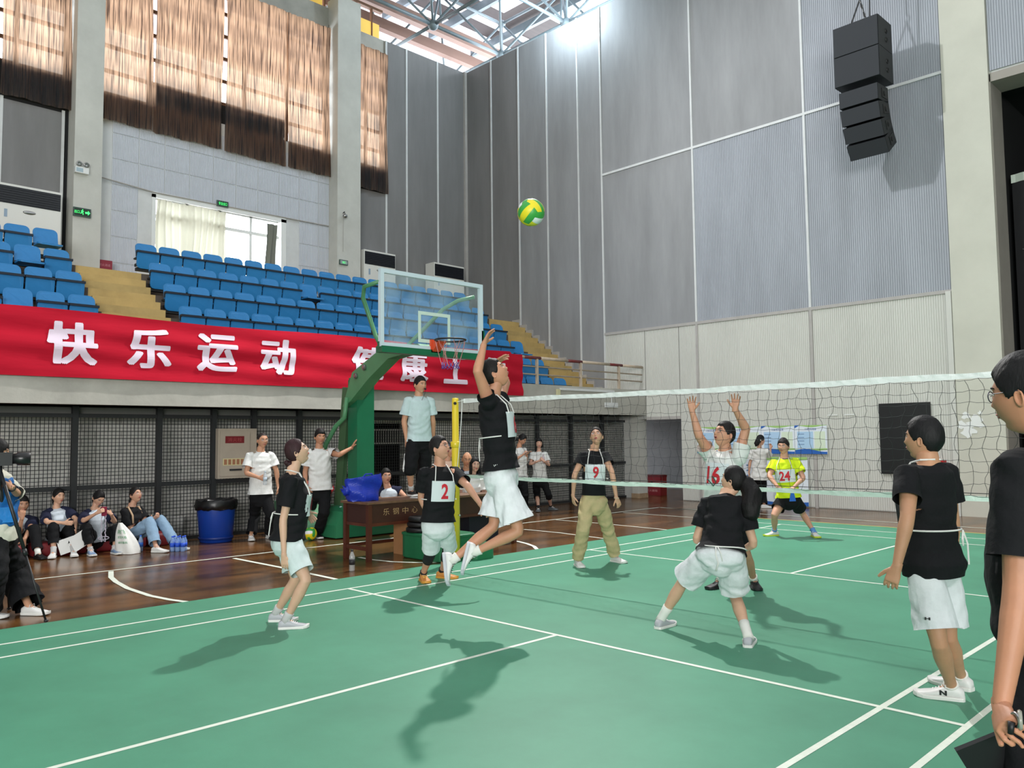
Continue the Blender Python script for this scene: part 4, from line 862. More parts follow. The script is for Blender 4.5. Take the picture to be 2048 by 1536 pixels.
# ---------------- small things on the left
def bottle(c,lab,h=.22,r=.032,col_=(214,226,236),cap=(40,90,190),grp=None,liquid=True):
    t=thing('water_bottle',lab,'bottle',c,grp); c=V3(*c)
    m=MB(); m.lathe([(r*.85,0),(r,.01),(r*.95,h*.2),(r,h*.25),(r,h*.6),(r*.97,h*.68),(r*.45,h*.88),(r*.4,h*.93)],c,14); m.build('bottle_body',mat('bottle_plastic',col_,.1,alpha=.55,spec=.8),t,True)
    m=MB(); m.lathe([(r*1.01,h*.3),(r*1.01,h*.56)],c,14); m.build('bottle_label',mat('bottle_label',cap,.5,alpha=.9),t,True)
    m=MB(); m.lathe([(r*.46,h*.92),(r*.46,h),(0,h)],c,12); m.build('bottle_cap',mat('bottle_cap',cap,.5),t,True); return t
bottle(onz(704,1142),'water bottle standing on the wooden floor by the near leg of the brown table',.26,.036,(200,200,200),(40,40,44))
bottle(onz(281,1103),'single water bottle standing between the white shopping bag and the seated woman in jeans',.24,.036,(180,205,240),(60,120,220))
s0=onz(355,1103)
for i in range(3):
    for j in range(2):
        c=s0+_r*.077*(i-1)+np.array([_f[0],_f[1],0])*.076*j
        bottle((c[0],c[1],0),'blue-tinted water bottle in the %s row of the shrink-wrapped pack, %s of three'%(['near','far'][j],['left','middle','right'][i]),.225,.034,(150,185,240),(40,90,220),'pack of six water bottles beside the seated woman in jeans')
M['plasticbag']=mat('white_plastic_bag',(226,226,222),.4,bump=.4,bscale=10)
c=onz(256,1107); t=thing('carrier_bag','white carrier bag with green lettering slumped between the seated women','bag',c)
m=MB()
def cbg(u,v):
    a=2*math.pi*u; r1=.135*(1-v**2.2)+.025; k=1+.10*math.sin(5*a+3*v)
    return V3(c[0],c[1],0)+_r*(r1*k*math.cos(a)-.12*v**1.5)+V3(_f[0],_f[1],0)*(.12*(1-v**2)+.02)*math.sin(a)*k+V3(0,0,.005+.44*v)
m.grid(cbg,28,12); m.add([cbg(i/28,0) for i in range(28)],[tuple(range(28))]); m.build('bag_body',M['plasticbag'],t,True,fix=False)
cc=c+V3(0,0,.0)
for k,(ch,s_) in enumerate((('购物广场',.06),('欢迎光临',.035),('诚信服务',.03))):
    def fn(a,b,k=k): 
        v=.72-.17*k; return cbg((-90/360+.0)%1+ (a/(2*math.pi*.16)) ,v+b/.42)-V3(_f[0],_f[1],0)*.006
    put_text('green_print',ch,None,None,None,.2-.02*k,s_,mat('green_print',(40,150,90),.5),t,fn=fn)
c=onz(347,1077); t=thing('tote_bag','plain white bag standing behind the seated woman in jeans','bag',c)
m=MB()
def tb_(u,v):
    a=2*math.pi*u; w_=(.14+.05*v); q=V3(c[0],c[1],0)+_r*(w_*math.copysign(abs(math.cos(a))**.5,math.cos(a)))+V3(_f[0],_f[1],0)*.09*math.copysign(abs(math.sin(a))**.6,math.sin(a)); return q+V3(0,0,.005+.36*v+.012*math.sin(4*a)*v)
m.grid(tb_,30,8); m.build('bag_body',M['plasticbag'],t,True,fix=False)
for k,(y,w_) in enumerate(((-4.15,.62),(-3.35,.7),(-2.52,.72),(-1.95,.3))):
    c=V3(-5.52,y,0); m=MB(); poly=rrect(.42,w_,.06,3); m.rings([[c+V3(u*s,v*s,z) for u,v in poly] for s,z in ((.93,.004),(1,.03),(1,.15),(.96,.19),(.85,.2))])
    tag(m.build('floor_cushion',M['darkred'],None,True),['leftmost dark red floor cushion under the man by the photographer','dark red floor cushion under the smiling woman with papers','dark red floor cushion under the woman looking at her phone','small dark red cushion under the woman in jeans'][k],'cushion','dark red cushions along the fence')
# ================================================================== PEOPLE
def frame(pt):
    F=np.array([pt[0]-CAM[0],pt[1]-CAM[1],0.]); F/=np.linalg.norm(F); return F,np.cross(F,(0,0,1.))
def fdir(a,F,R,pitch=0):
    a=math.radians(a); p=math.radians(pitch); h=-F*math.cos(a)+R*math.sin(a); return h*math.cos(p)+V3(0,0,1)*math.sin(p)
def solve(par,L,px,py,s):
    d=ray(px,py); w_=np.asarray(par)-CAM; a=d@d; b=d@w_; c=w_@w_-L*L; D=b*b-a*c
    if s==0: return CAM+d*(w_@CF)
    if D<=0: return CAM+d*(b/a)
    return CAM+d*((b+(1 if s>0 else -1)*math.sqrt(D))/a)
def rot(v,k,a):
    k=nrm(k); return v*math.cos(a)+np.cross(k,v)*math.sin(a)+k*(k@v)*(1-math.cos(a))
def limb(mb,P,rad,n=12):
    "smooth tube through joints with radius profile [(fraction along whole path, r, flat)]"
    P=[np.asarray(p,float) for p in P]; seg=[np.linalg.norm(P[i+1]-P[i]) for i in range(len(P)-1)]; T=sum(seg); cum=[0]
    for s in seg: cum.append(cum[-1]+s)
    fr=np.array([q[0] for q in rad]); rr=np.array([q[1] for q in rad]); pts=[];rs=[]
    for f in np.linspace(0,1,max(9,int(T/.035))):
        x=f*T; i=min(len(seg)-1,max(0,int(np.searchsorted(cum,x,side='right')-1))); k=(x-cum[i])/max(seg[i],1e-6)
        pts.append(P[i]*(1-k)+P[i+1]*k); rs.append(float(np.interp(f,fr,rr)))
    t0=nrm(pts[1]-pts[0]); t1=nrm(pts[-1]-pts[-2])
    pts=[pts[0]-t0*rs[0]*.6]+pts+[pts[-1]+t1*rs[-1]*.6]; rs=[rs[0]*.55]+rs+[rs[-1]*.55]
    mb.tube(pts,rs,n); return pts
def torso(mb,P,N,rp,rs,spec,k=1.,off=0.,n=24,e=2.3):
    up=nrm(N-P); R=[]
    for t,w_,d_,sh_ in spec:
        q=min(1,max(0,t)); r=nrm(rp*(1-q)+rs*q); r=nrm(r-up*(r@up)); f=np.cross(up,r); c=P+(N-P)*t+f*sh_*k
        ring=[]
        for j in range(n):
            a=2*math.pi*j/n; ca,sa=math.cos(a),math.sin(a)
            ring.append(c+r*((w_*k+off)*math.copysign(abs(ca)**(2/e),ca))+f*((d_*k+off)*math.copysign(abs(sa)**(2/e),sa)))
        R.append(ring)
    mb.rings(R)
def remesh(mb,vox,it,fold=0,seed=0,pleat=None,cuts=()):
    me=mb.mesh('tmp'); o=bpy.data.objects.new('tmp',me); col.objects.link(o)
    a=o.modifiers.new('r','REMESH'); a.mode='VOXEL'; a.voxel_size=vox; a.use_smooth_shade=True
    if it: b=o.modifiers.new('s','SMOOTH'); b.iterations=it; b.factor=.5
    dg=bpy.context.evaluated_depsgraph_get(); ev=o.evaluated_get(dg); m2=ev.to_mesh()
    n=len(m2.vertices); v=np.zeros(n*3); m2.vertices.foreach_get('co',v); v=v.reshape(-1,3)
    nr=np.zeros(n*3); m2.vertices.foreach_get('normal',nr); nr=nr.reshape(-1,3)
    L=np.zeros(len(m2.loops),dtype=int); m2.loops.foreach_get('vertex_index',L); S=np.zeros(len(m2.polygons),dtype=int); m2.polygons.foreach_get('loop_start',S)
    S=list(S)+[len(L)]; fs=[tuple(L[S[i]:S[i+1]].tolist()) for i in range(len(S)-1)]
    ev.to_mesh_clear(); bpy.data.objects.remove(o); bpy.data.meshes.remove(me)
    if fold:
        x,y,z=v.T; s=seed
        w1=np.sin(9*z+7*(x+y)+s)+.7*np.sin(5*x-6*y+11*z+2*s)
        q=.8*np.sin(44*(x*.6-y*.5)+26*z+2.2*w1+s)+.7*np.sin(-31*(x+y*.4)+39*z+2.5*w1+1.3*s)+.5*np.sin(66*z+33*x-39*y+1.9*w1)+.5*np.sin(15*x-13*y+9*z+s)
        q=np.sign(q)*np.abs(q)**.85
        if pleat and pleat[1]:
            h=np.clip((pleat[0]-z)/.35,0,1); h2=1-np.abs(nr[:,2]); c_=x-x.mean(); d_=y-y.mean(); q=q*.55+h*h2*(pleat[1]/fold)*(np.sin(58*c_+31*d_+3*w1*.4+s)*.6+np.sin(37*d_-44*c_+2*s+z*6)*.6)
        v=v+nr*(fold*q)[:,None]
    for c_,d_,rad in cuts:
        d_=nrm(d_); e=(v-c_)@d_; near=np.linalg.norm(v-c_,axis=1)<rad; bad=(e>0)&near
        fs=[f for f in fs if not all(bad[i] for i in f)]
        v=np.where(bad[:,None],v-d_*e[:,None],v)
    if cuts:
        used=np.zeros(len(v),bool); used[[i for f in fs for i in f]]=True; mp=np.cumsum(used)-1; v=v[used]; fs=[tuple(int(mp[i]) for i in f) for f in fs]
    return v,fs
def obj_from(name,v,fs,mt,parent,smooth=True):
    o=_org(parent); me=bpy.data.meshes.new(name); me.from_pydata((np.asarray(v)-o).tolist(),[],fs); me.materials.append(mt); me.update()
    if smooth: me.polygons.foreach_set('use_smooth',[True]*len(me.polygons))
    return link(name,me,parent,o)
# ---- head
AX,AY,AZ=.076,.097,.117
def hsurf(D,fem=0):
    x,y,z=D[...,0],D[...,1],D[...,2]; k=np.clip(-z,0,1)
    jw=.24+.06*fem
    X=x*AX*(1-jw*k**1.5); Y=y*AY; Z=z*AZ
    fy=np.clip(y,0,1); by=np.clip(-y,0,1)
    Y=np.where(y>0,Y*(1-.06*k),Y*(1-.42*k**1.3)); Z=Z+np.where(y<0,.035*k**2*by,0)
    g=lambda a,s: np.exp(-(a/s)**2)
    fr=np.clip(y*2.2,0,1)
    Y=Y+fr*(.012*g(X,.02)*g(Z+.098,.016)                       # chin
        +.0135*g(X,.0125)*g(Z+.024,.011)+.0065*g(X,.009)*g(Z-.0,.022)   # nose
        -.008*g(np.abs(X)-.031,.016)*g(Z-.010,.012)            # eye sockets
        +.004*g(Z-.031,.009)*np.exp(-(X/.052)**4)              # brow
        +.0065*g(X,.021)*g(Z+.050,.0065)+.0055*g(X,.017)*g(Z+.062,.006)-.003*g(X,.02)*g(Z+.056,.0022)
        +.005*g(np.abs(X)-.042,.02)*g(Z+.02,.022)-.004*g(X,.05)*g(Z+.078,.008))
    return np.stack([X,Y,Z],-1)
def dirs(nu,nv):
    th=np.linspace(0,2*math.pi,nu,endpoint=False)+math.pi/2; ph=np.linspace(-math.pi/2,math.pi/2,nv+1)
    T,Pp=np.meshgrid(th,ph); return np.stack([np.cos(Pp)*np.cos(T),np.cos(Pp)*np.sin(T),np.sin(Pp)],-1)
def gridfaces(nu,nv,off=0): return [(off+j*nu+i,off+j*nu+(i+1)%nu,off+(j+1)*nu+(i+1)%nu,off+(j+1)*nu+i) for j in range(nv) for i in range(nu)]
def hairmask(D,style):
    phi=np.degrees(np.arccos(np.clip(D[...,1]/np.maximum(1e-6,np.hypot(D[...,0],D[...,1])),-1,1))); z=D[...,2]+.04*np.sin(23*D[...,0]+11*D[...,1])*np.sin(17*D[...,0]-5)
    T={'short':([0,35,55,75,95,110,140,180],[.50,.48,.28,-.06,.08,-.22,-.62,-.66]),
       'receding':([0,25,45,60,75,95,110,140,180],[.72,.74,.66,.40,.05,.1,-.2,-.62,-.66]),
       'shaved':([0,35,55,75,95,110,140,180],[.66,.64,.44,.12,.15,-.1,-.45,-.5]),
       'fringe':([0,35,55,75,95,110,140,180],[.44,.43,.28,-.02,.0,-.3,-.66,-.7]),
       'bald':([0,60,90,110,140,180],[1.3,1.2,.3,.1,-.3,-.35]),
       'fem':([0,20,40,60,75,95,110,140,180],[.58,.54,.38,.12,-.06,-.05,-.35,-.75,-.8]),
       'bob':([0,25,45,60,80,110,140,180],[.36,.34,.2,-.35,-.8,-.9,-.9,-.9])}[style]
    zb=np.interp(phi,*T); return np.clip((z-zb+.03)/.12,0,1),phi
class Person: pass
SKIN={}
def skin(c=(206,158,128)):
    if c not in SKIN: 
        m=mat('skin',c,.55,noise=.08,nscale=14,bump=.05,bscale=60); b=m.node_tree.nodes['Principled BSDF']; b.inputs['Subsurface Weight'].default_value=.08; b.inputs['Subsurface Radius'].default_value=(.02,.008,.004); SKIN[c]=m
    return SKIN[c]
HAIRM={}
def hairmat(c):
    if c not in HAIRM: HAIRM[c]=mat('hair',c,.62,noise=.4,nscale=30,stretch=(1,1,.25),bump=.25,bscale=90,spec=.3)
    return HAIRM[c]
CL={}
def cloth(name,c,rough=.85):
    if (name,c) not in CL: CL[(name,c)]=mat(name,c,rough,noise=.12,nscale=9,bump=.35,bscale=18,spec=.25)
    return CL[(name,c)]
SHM={}
def M_(name,c,r=.5): 
    if (name,c) not in SHM: SHM[(name,c)]=mat(name,c,r)
    return SHM[(name,c)]
def hand(mb,W,d,n,right,s,curl=.35,spread=.1,thumb=.7,fr=.0082,fingers=None):
    d=nrm(d); n=nrm(n-d*(n@d)); t=np.cross(d,n) if right else np.cross(n,d)   # t: thumb side
    secs=((-.03,.027,.025),(-.008,.029,.026),(.02,.032,.021),(.05,.039,.0155),(.078,.041,.0135),(.090,.038,.011))
    R=[]
    for x,a,b in secs:
        R.append([W+d*x*s+t*(a*s*math.cos(q))+n*(b*s*math.sin(q)) for q in np.linspace(0,2*math.pi,15)[:-1]])
    mb.rings(R)
    for i,(o_,L) in enumerate(((.031,.072),(.0108,.082),(-.0108,.076),(-.031,.060))):
        p=W+d*.078*s+t*o_*s; c=curl[i] if hasattr(curl,'__len__') else curl; dd=nrm(d+t*o_*22*spread); pts=[p-d*.015*s,p]
        for k,f in enumerate((.46,.30,.24)):
            dd=rot(dd,np.cross(dd,n),c*(.8 if k==0 else 1.1)); p=p+dd*L*f*s; pts.append(p)
        mb.tube(pts,[fr*1.12*s,fr*1.12*s,fr*1.02*s,fr*.95*s,fr*.72*s],8)
    p=W+d*.022*s+t*.024*s; dd=nrm(d*(1-thumb*.55)+t*thumb+n*.25); pts=[p,p+dd*.036*s]; dd=nrm(dd+d*.35+n*.12*(1+2*(curl if not hasattr(curl,'__len__') else .4))); pts.append(pts[-1]+dd*.032*s); pts.append(pts[-1]+nrm(dd+d*.2)*.024*s)
    mb.tube(pts,[.0155*s,.0125*s,.0108*s,.008*s],8)
    return W+d*.07*s
def shoe(par,A,fd,up,L,mu,ms,ml=None,det=True,sock=None,shin=None,sr=.036):
    fd=nrm(fd); up=nrm(up-fd*(up@fd)); rt=np.cross(fd,up); base=A-up*.082*(L/.27)
    g=L/.27; sec=((-.068,.018,.050),(-.060,.030,.072),(-.035,.036,.086),(0,.038,.092),(.035,.040,.082),(.07,.044,.064),(.11,.050,.050),(.15,.050,.042),(.18,.040,.036),(.197,.024,.028),(.203,.008,.02))
    m=MB(); R=[]; N=16
    for x,w_,h in sec:
        ring=[]
        for j in range(N):
            a=2*math.pi*j/N; ca,sa=math.cos(a),math.sin(a)
            ring.append(base+fd*x*g+rt*(w_*g*math.copysign(abs(ca)**.75,ca))+up*(.016*g+(h*g-.016*g)*(.5+.5*math.copysign(abs(sa)**.8,sa))))
        R.append(ring)
    m.rings(R); o=m.build('shoe',mu,par,True)
    m=MB(); R=[]
    for z,e in ((0,.93),(.004,1.02),(.02,1.06),(.026,1.0)):
        ring=[]
        for x,w_,h in sec[:: ]: ring.append((x,w_+.004))
        poly=[base+fd*(x*1.02)*g+rt*wq*e*g+up*(z+(.012*max(0,(x-.12)/.08)**2 if x>.12 else 0))*g for x,wq in ring]+[base+fd*(x*1.02)*g-rt*wq*e*g+up*(z+(.012*max(0,(x-.12)/.08)**2 if x>.12 else 0))*g for x,wq in ring[::-1]]
        R.append(poly)
    m.rings(R); m.build('sole',ms,o,False)
    if ml is not None and det:
        m=MB()
        for k in range(5):
            x=.03+.016*k; h=float(np.interp(x,[q[0] for q in sec],[q[2] for q in sec])); q=base+fd*x*g+up*(h+.002)*g
            m.tube([q-rt*.024*g-up*.006*g,q+rt*.0*g+up*.003*g+fd*.006*g,q+rt*.024*g-up*.006*g],.0028*g,5)
        q=base+fd*.03*g+up*.09*g; m.tube([q,q+rt*.03*g+up*.01*g,q+rt*.04*g-up*.015*g],.0025*g,5); m.tube([q,q-rt*.03*g+up*.01*g,q-rt*.04*g-up*.015*g],.0025*g,5)
        m.build('laces',ml,o)
    if sock is not None:
        sd=nrm(shin-A); m=MB(); m.tube([A-sd*.03,A+sd*.02,A+sd*sock[1]*.6,A+sd*sock[1],A+sd*(sock[1]+.004)],[sr*1.12,sr*1.05,sr*1.08,sr*1.18,sr*1.0],14); m.build('sock',sock[0],par,True)
    return o
MALE=[(-.30,.085,.075,-.01),(-.20,.15,.105,-.01),(-.08,.168,.118,-.012),(.08,.158,.112,-.002),(.30,.140,.102,.008),(.55,.152,.112,.006),(.75,.168,.114,0),(.88,.150,.092,-.008),(.96,.098,.07,-.012),(1.02,.062,.060,-.012),(1.12,.056,.058,-.004)]
FEM=[(-.30,.085,.075,-.01),(-.20,.155,.108,-.014),(-.08,.172,.120,-.016),(.08,.150,.105,-.004),(.30,.118,.088,.008),(.52,.132,.108,.016),(.66,.142,.122,.022),(.78,.146,.100,.004),(.89,.140,.082,-.006),(.96,.088,.062,-.012),(1.02,.050,.050,-.012),(1.12,.047,.050,-.004)]
def person(lab,H,sex,pel,neck,head,face,hy,hp=0,hroll=0,pface=None,base=None,D=None,L=None,R=None,LL=None,LR=None,pdo=0,ns=None,hs=0,z0=0,build=1.,skc=(206,158,128),top=None,bot=None,shoes=None,hair=('short',(22,20,20),.10),glasses=None,voxel=.009,bib=None,group=None,eyes=True,name='person',nk=1.,legs=True,mouth=0,torso_k=1.,airborne=False,hsz=1.,extra=None,hipw=.082):
    s=H/1.72; fem=1 if sex=='f' else 0; SK=skin(skc); q=Person(); spec=FEM if fem else MALE
    pface=face if pface is None else pface
    if base is not None: b=onz(base[0],base[1],z0); 
    else: b=CAM+CF*D
    F,Rt=frame(b); q.F,q.R=F,Rt
    dpl=(b-CAM)@F+pdo; d=ray(*pel); Pv=CAM+d*(dpl/(d@F)); q.P=Pv
    N=solve(Pv,.295*H*nk,neck[0],neck[1],0 if ns is None else ns)
    if ns is None:    # keep vertical plane unless too short
        dd=ray(*neck); N=CAM+dd*(((Pv-CAM)@F)/(dd@F))
    dd=ray(*head); _h=CAM+dd*(((N-CAM)@F)/(dd@F)); _v=_h-N; _l=np.linalg.norm(_v)
    if _l>.110*H: N=_h-_v/_l*.110*H
    fw=fdir(face,F,Rt); pf=fdir(pface,F,Rt); rs=np.cross(fw,(0,0,1.)); rp=np.cross(pf,(0,0,1.)); up=nrm(N-Pv); rs=nrm(rs-up*(rs@up)); 
    q.N,q.rs,q.rp,q.up,q.fw=N,rs,rp,up,np.cross(up,rs)
    sw=(.089 if fem else .100)*H*build**.5; SH={'R':N-up*.062*s+rs*sw,'L':N-up*.062*s-rs*sw}
    root=thing(name,lab,'person',(Pv[0],Pv[1],z0),group); q.root=root; q.s=s
    Hc=solve(N,.115*H,head[0],head[1],hs) if hs else None
    if Hc is None:
        dd=ray(*head); Hc=CAM+dd*(((N+q.fw*.02*s-CAM)@F)/(dd@F))
    hf=fdir(hy,F,Rt,hp); hr=nrm(np.cross(hf,(0,0,1.))); hu=np.cross(hr,hf); a=math.radians(hroll); hr,hu=hr*math.cos(a)+hu*math.sin(a),hu*math.cos(a)-hr*math.sin(a)
    hk=s*hsz*(1.03 if fem else 1.07); toW=lambda p: Hc+(hr*p[0]+hf*p[1]+hu*p[2])*hk; q.toW=toW; q.Hc=Hc
    body=MB(); torso(body,Pv,N,rp,rs,[(-.22,.10,.085,-.01)]+spec[2:],s*torso_k)
    body.ball(Pv-up*.05*s,.1*s,8)
    nb=N+up*.0*s; hb=toW((0,-.022,-.055)); limb(body,[N-up*.05*s-q.fw*.005,(nb*.5+hb*.5),hb],[(0,.066*s),(.4,.056*s if not fem else .048*s),(1,.054*s if not fem else .048*s)],14)
    # arms
    q.arms={}; hands=[]
    ar=(.044 if fem else .050)*s*build
    for side,A in (('L',L),('R',R)):
        if A is None: continue
        e=solve(SH[side],.172*H,A[0],A[1],A[2]); w_=solve(e,.150*H,A[3],A[4],A[5]); ft=solve(w_,.1*H,A[6],A[7],A[8]); hd=nrm(ft-w_)
        curl=A[9] if len(A)>9 else .3; pal=A[10] if len(A)>10 else None; spr=A[11] if len(A)>11 else .1
        sh=SH[side]
        limb(body,[sh-rs*(0.02*s if side=='R' else -.02*s),e,w_],[(0,ar*1.15),(.12,ar*1.12),(.35,ar*.92),(.5,ar*.80),(.62,ar*.84),(.8,ar*.66),(1,ar*.50)],14)
        if pal is None: n=nrm((Pv*.5+N*.5)-w_)            # palm towards body
        else: n=np.asarray(pal(q) if callable(pal) else pal,float)
        if abs(n@hd)>.95: n=n+q.fw*.5
        hm=MB(); hc=hand(hm,w_,hd,n,side=='R',H/1.75*(.93 if fem else 1),curl,spr,A[12] if len(A)>12 else .7); hands.append(hm)
        q.arms[side]=dict(sh=sh,e=e,w=w_,d=hd,n=n,h=hc)
    # legs
    q.legs={}; lr=(.080 if not fem else .082)*s*build**.6
    for side,A in (('L',LL),('R',LR)):
        if A is None: continue
        hip=Pv+rp*(hipw*s if side=='R' else -hipw*s)-V3(0,0,.02*s)
        if A.get('free') is not None:
            kn=solve(hip,.245*H,A['k'][0],A['k'][1],A['free'][0]); an=solve(kn,.235*H,A['a'][0],A['a'][1],A['free'][1])
        else:
            an=onz(A['a'][0],A['a'][1],z0+A.get('az',.085*s)); dd=ray(*A['k']); ts=np.linspace(((hip-CAM)@CF)-.55,((hip-CAM)@CF)+.55,221)
            K=CAM+ts[:,None]*dd; c=(np.linalg.norm(K-hip,axis=1)-.245*H)**2+(np.linalg.norm(K-an,axis=1)-.240*H)**2-.004*A.get('b',1)*((K-hip)@pf); kn=K[int(np.argmin(c))]
        limb(body,[hip,kn,an],[(0,lr),(.15,lr*.98),(.35,lr*.82),(.49,lr*.62),(.56,lr*.60),(.68,lr*.66),(.80,lr*.52),(.93,lr*.40),(1,lr*.42)],16)
        fdv=A['f'](q) if callable(A['f']) else fdir(A['f'],F,Rt,A.get('fp',0)); upv=A.get('up'); upv=(upv(q) if callable(upv) else V3(0,0,1) if upv is None else np.asarray(upv,float))
        q.legs[side]=dict(hip=hip,k=kn,a=an,f=fdv,up=upv)
        body.tube([an,an+nrm(fdv)*.05*s-nrm(upv)*.04*s],[.036*s,.03*s],10)
    v,fs=remesh(body,voxel,3 if voxel>.006 else 5)
    for hm in hands:
        v3,f3=remesh(hm,.0040 if voxel<.0085 else .0055,2); fs=fs+[tuple(i+len(v) for i in f) for f in f3]; v=np.concatenate([v,v3])
    nu,nv=(84,60) if voxel<.009 else (48,36)
    DD=dirs(nu,nv); S=hsurf(DD,fem).reshape(-1,3); off=len(v); HV=Hc+(S[:,:1]*hr+S[:,1:2]*hf+S[:,2:3]*hu)*hk
    fs=fs+gridfaces(nu,nv,off); v=np.concatenate([v,HV]); em=MB()
    for sx in (-1,1):
        em.ball((0,0,0),1,8); n0=len(em.v)-17*0
    ear=[]
    for sx in (-1,1):
        mm=MB(); mm.ball((0,0,0),1,8)
        for p in mm.v:
            p=np.array(p); r_=math.hypot(p[1],p[2]); p2=V3(sx*(.0735+.008*p[0]*sx*1.0+.003*(r_>.6)),-.010+.016*p[1]+.004*p[2],-.008+.028*p[2]); p2[0]+=sx*(-.006*(p[0]*sx>0)*(r_<.55)); p2+=V3(sx*.006*(p[1]<0)*abs(p[1]),0,0); ear.append(toW(p2))
        fs+= [tuple(i+len(v)+ (len(ear)-len(mm.v)) for i in f_) for f_ in mm.f]
    v=np.concatenate([v,np.array(ear)])
    q.body=obj_from('body',v,fs,SK,root)
    # face details
    def fp(x,z,o=0): 
        D_=V3(x/AX,0,z/AZ); D_[1]=math.sqrt(max(.02,1-D_[0]**2-D_[2]**2)); p=hsurf(D_,fem); return V3(p[0],p[1]+o,p[2])
    if eyes:
        for sx in (-1,1):
            c=fp(sx*.031,.009,-.0025); m=MB(); m.ball((0,0,0),1,7); m.v=[tuple(toW(c+V3(p[0]*.0135,p[1]*.0062,p[2]*.0056))) for p in m.v]; eo=m.build('eye',M_('eye_white',(214,206,198),.3),root,True)
            m=MB(); m.ball((0,0,0),1,6); m.v=[tuple(toW(c+V3(p[0]*.0052,.0032+p[1]*.0042,p[2]*.0052))) for p in m.v]; m.build('iris',M_('iris',(30,22,18),.2),eo,True)
            m=MB(); m.tube([toW(fp(sx*(.031+u*.015),.0145-.004*abs(u)**2,.0015)) for u in (-1,-.5,0,.5,1)],[.001*hk,.0018*hk,.0022*hk,.002*hk,.001*hk],6); m.build('eyelid',M_('lash',(40,28,24),.6),root,True)
            m=MB(); m.tube([toW(fp(sx*(.032+u*.018),.0315-.004*u*u-.001*u,.0012)) for u in (-1,-.5,0,.5,1)],[.0015*hk,.003*hk,.0032*hk,.0026*hk,.001*hk],6); m.build('eyebrow',hairmat((34,26,24)),root,True)
        m=MB(); LZ=(.0062,.0048)
        for zz,th in ((-.0508,.0042),(-.0600,.0048)):
            m.tube([toW(fp(u*.022,zz+.002*abs(u)*(-1 if zz>-.055 else 1)-mouth*(.5 if zz<-.055 else -.3)*(1-u*u),.0006)) for u in (-1,-.6,-.2,.2,.6,1)],[.0012*hk,th*.8*hk,th*hk,th*hk,th*.8*hk,.0012*hk],7)
        m.build('lips',M_('lips',(176,100,92) if not fem else (188,92,90),.45),root,True)
        if mouth: 
            m=MB(); m.ball((0,0,0),1,6); c=fp(0,-.0555,.000); m.v=[tuple(toW(c+V3(p[0]*.016,p[1]*.004,p[2]*(mouth*.75)))) for p in m.v]; m.build('mouth_opening',M_('mouth',(70,26,26),.5),root,True)
    # hair
    st,hc_,th=hair[:3]
    mk,phi=hairmask(DD,st); x,y,z=DD[...,0],DD[...,1],DD[...,2]
    nzz=.007*np.sin(9*x+7*z+5*y)*np.sin(8*y-6*x+3)+.002*np.sin(31*x+13*y+5*z)
    if st=='shaved': nzz=nzz*.1
    rr_=1+mk*(th*1.3*(.6+.75*np.clip(z+.1,0,1)*(1 if st not in ('shaved','bald') else .3))+nzz*(th/.08)); rr_=np.where(mk<.02,.955,rr_)
    S2=hsurf(DD,fem)*rr_[...,None]; S2=S2.reshape(-1,3); HV=Hc+(S2[:,:1]*hr+S2[:,1:2]*hf+S2[:,2:3]*hu)*hk
    HM=hairmat(hc_); ho=obj_from('hair',HV,gridfaces(nu,nv),HM,root)
    if len(hair)>3:
        kind=hair[3]; m=MB()
        if kind=='bun': m.ball(toW((0,-.115,-.01)),.042*hk,9,sc=(1,1,.95)); m.ball(toW((.01,-.125,.012)),.028*hk,7); m.build('hair_bun',HM,root,True)
        if kind=='lowbun': m.ball(toW((.0,-.108,-.062)),.036*hk,9,sc=(1.05,1,.85)); m.ball(toW((.008,-.122,-.04)),.026*hk,7); m.tube([toW((0,-.12,-.075)),toW((.01,-.135,-.1)),toW((.0,-.13,-.125))],[.016*hk,.01*hk,.003],7); m.build('hair_bun',HM,root,True)
        if kind=='pony':
            pts=hair[4](q) if callable(hair[4]) else [toW(p) for p in ((0,-.10,.02),(0,-.14,0),(0,-.15,-.06),(.0,-.13,-.15),(0,-.11,-.23))]
            w0=hair[5] if len(hair)>5 else 1
            n_=len(pts); m.tube(pts,[(.028+.02*math.sin(math.pi*i/(n_-1))-.018*(i==n_-1))*hk*w0 for i in range(n_)],12); 
            vv,ff=remesh(m,.008,1,.003,2); obj_from('ponytail',vv,ff,HM,root)
            m=MB(); m.ball(pts[0]+(pts[1]-pts[0])*.3,.024*hk,7); m.build('hair_tie',M_('hair_tie',(60,60,66),.5),root,True)
        if kind=='bobcut':
            low=hair[4]
            def bf(u,v_):
                a=math.radians(hair[5]+(360-2*hair[5])*u)-0; zz=.05-(.05-low)*v_; rx=.088+.010*v_; ry=.104+.004*v_; return toW((math.sin(a)*rx*(1-.16*max(0,v_-.8)*5*.3),math.cos(a)*ry-.006,zz+.004*math.sin(a*9)*v_))
            m.grid(bf,44,10); m.grid(lambda u,v_:Hc+(bf(u,v_)-Hc)*.90 if v_<1 else bf(u,v_)*.5+(Hc+(bf(u,v_)-Hc)*.9)*.5,44,10); m.build('hair_sides',HM,root,True,fix=False)
    if glasses:
        GM=M_('glasses_frame',glasses,.35); m=MB()
        for sx in (-1,1):
            c=fp(sx*.031,.004,.010); c[1]=max(c[1],.094)
            m.tube([toW(c+V3(.0235*math.cos(a)*(1-.08*abs(math.sin(a))),-.004*abs(math.cos(a))*(sx*math.cos(a)>0),.0165*math.sin(a))) for a in np.linspace(0,2*math.pi,21)[:-1]],.0012*hk*(1.4 if sum(glasses)<200 else 1),5,closed=True)
            e0=c+V3(sx*.0235,-.006,.006); m.tube([toW(e0),toW(V3(sx*.079,.03,.012)),toW(V3(sx*.082,-.012,.014))],.0013*hk,5)
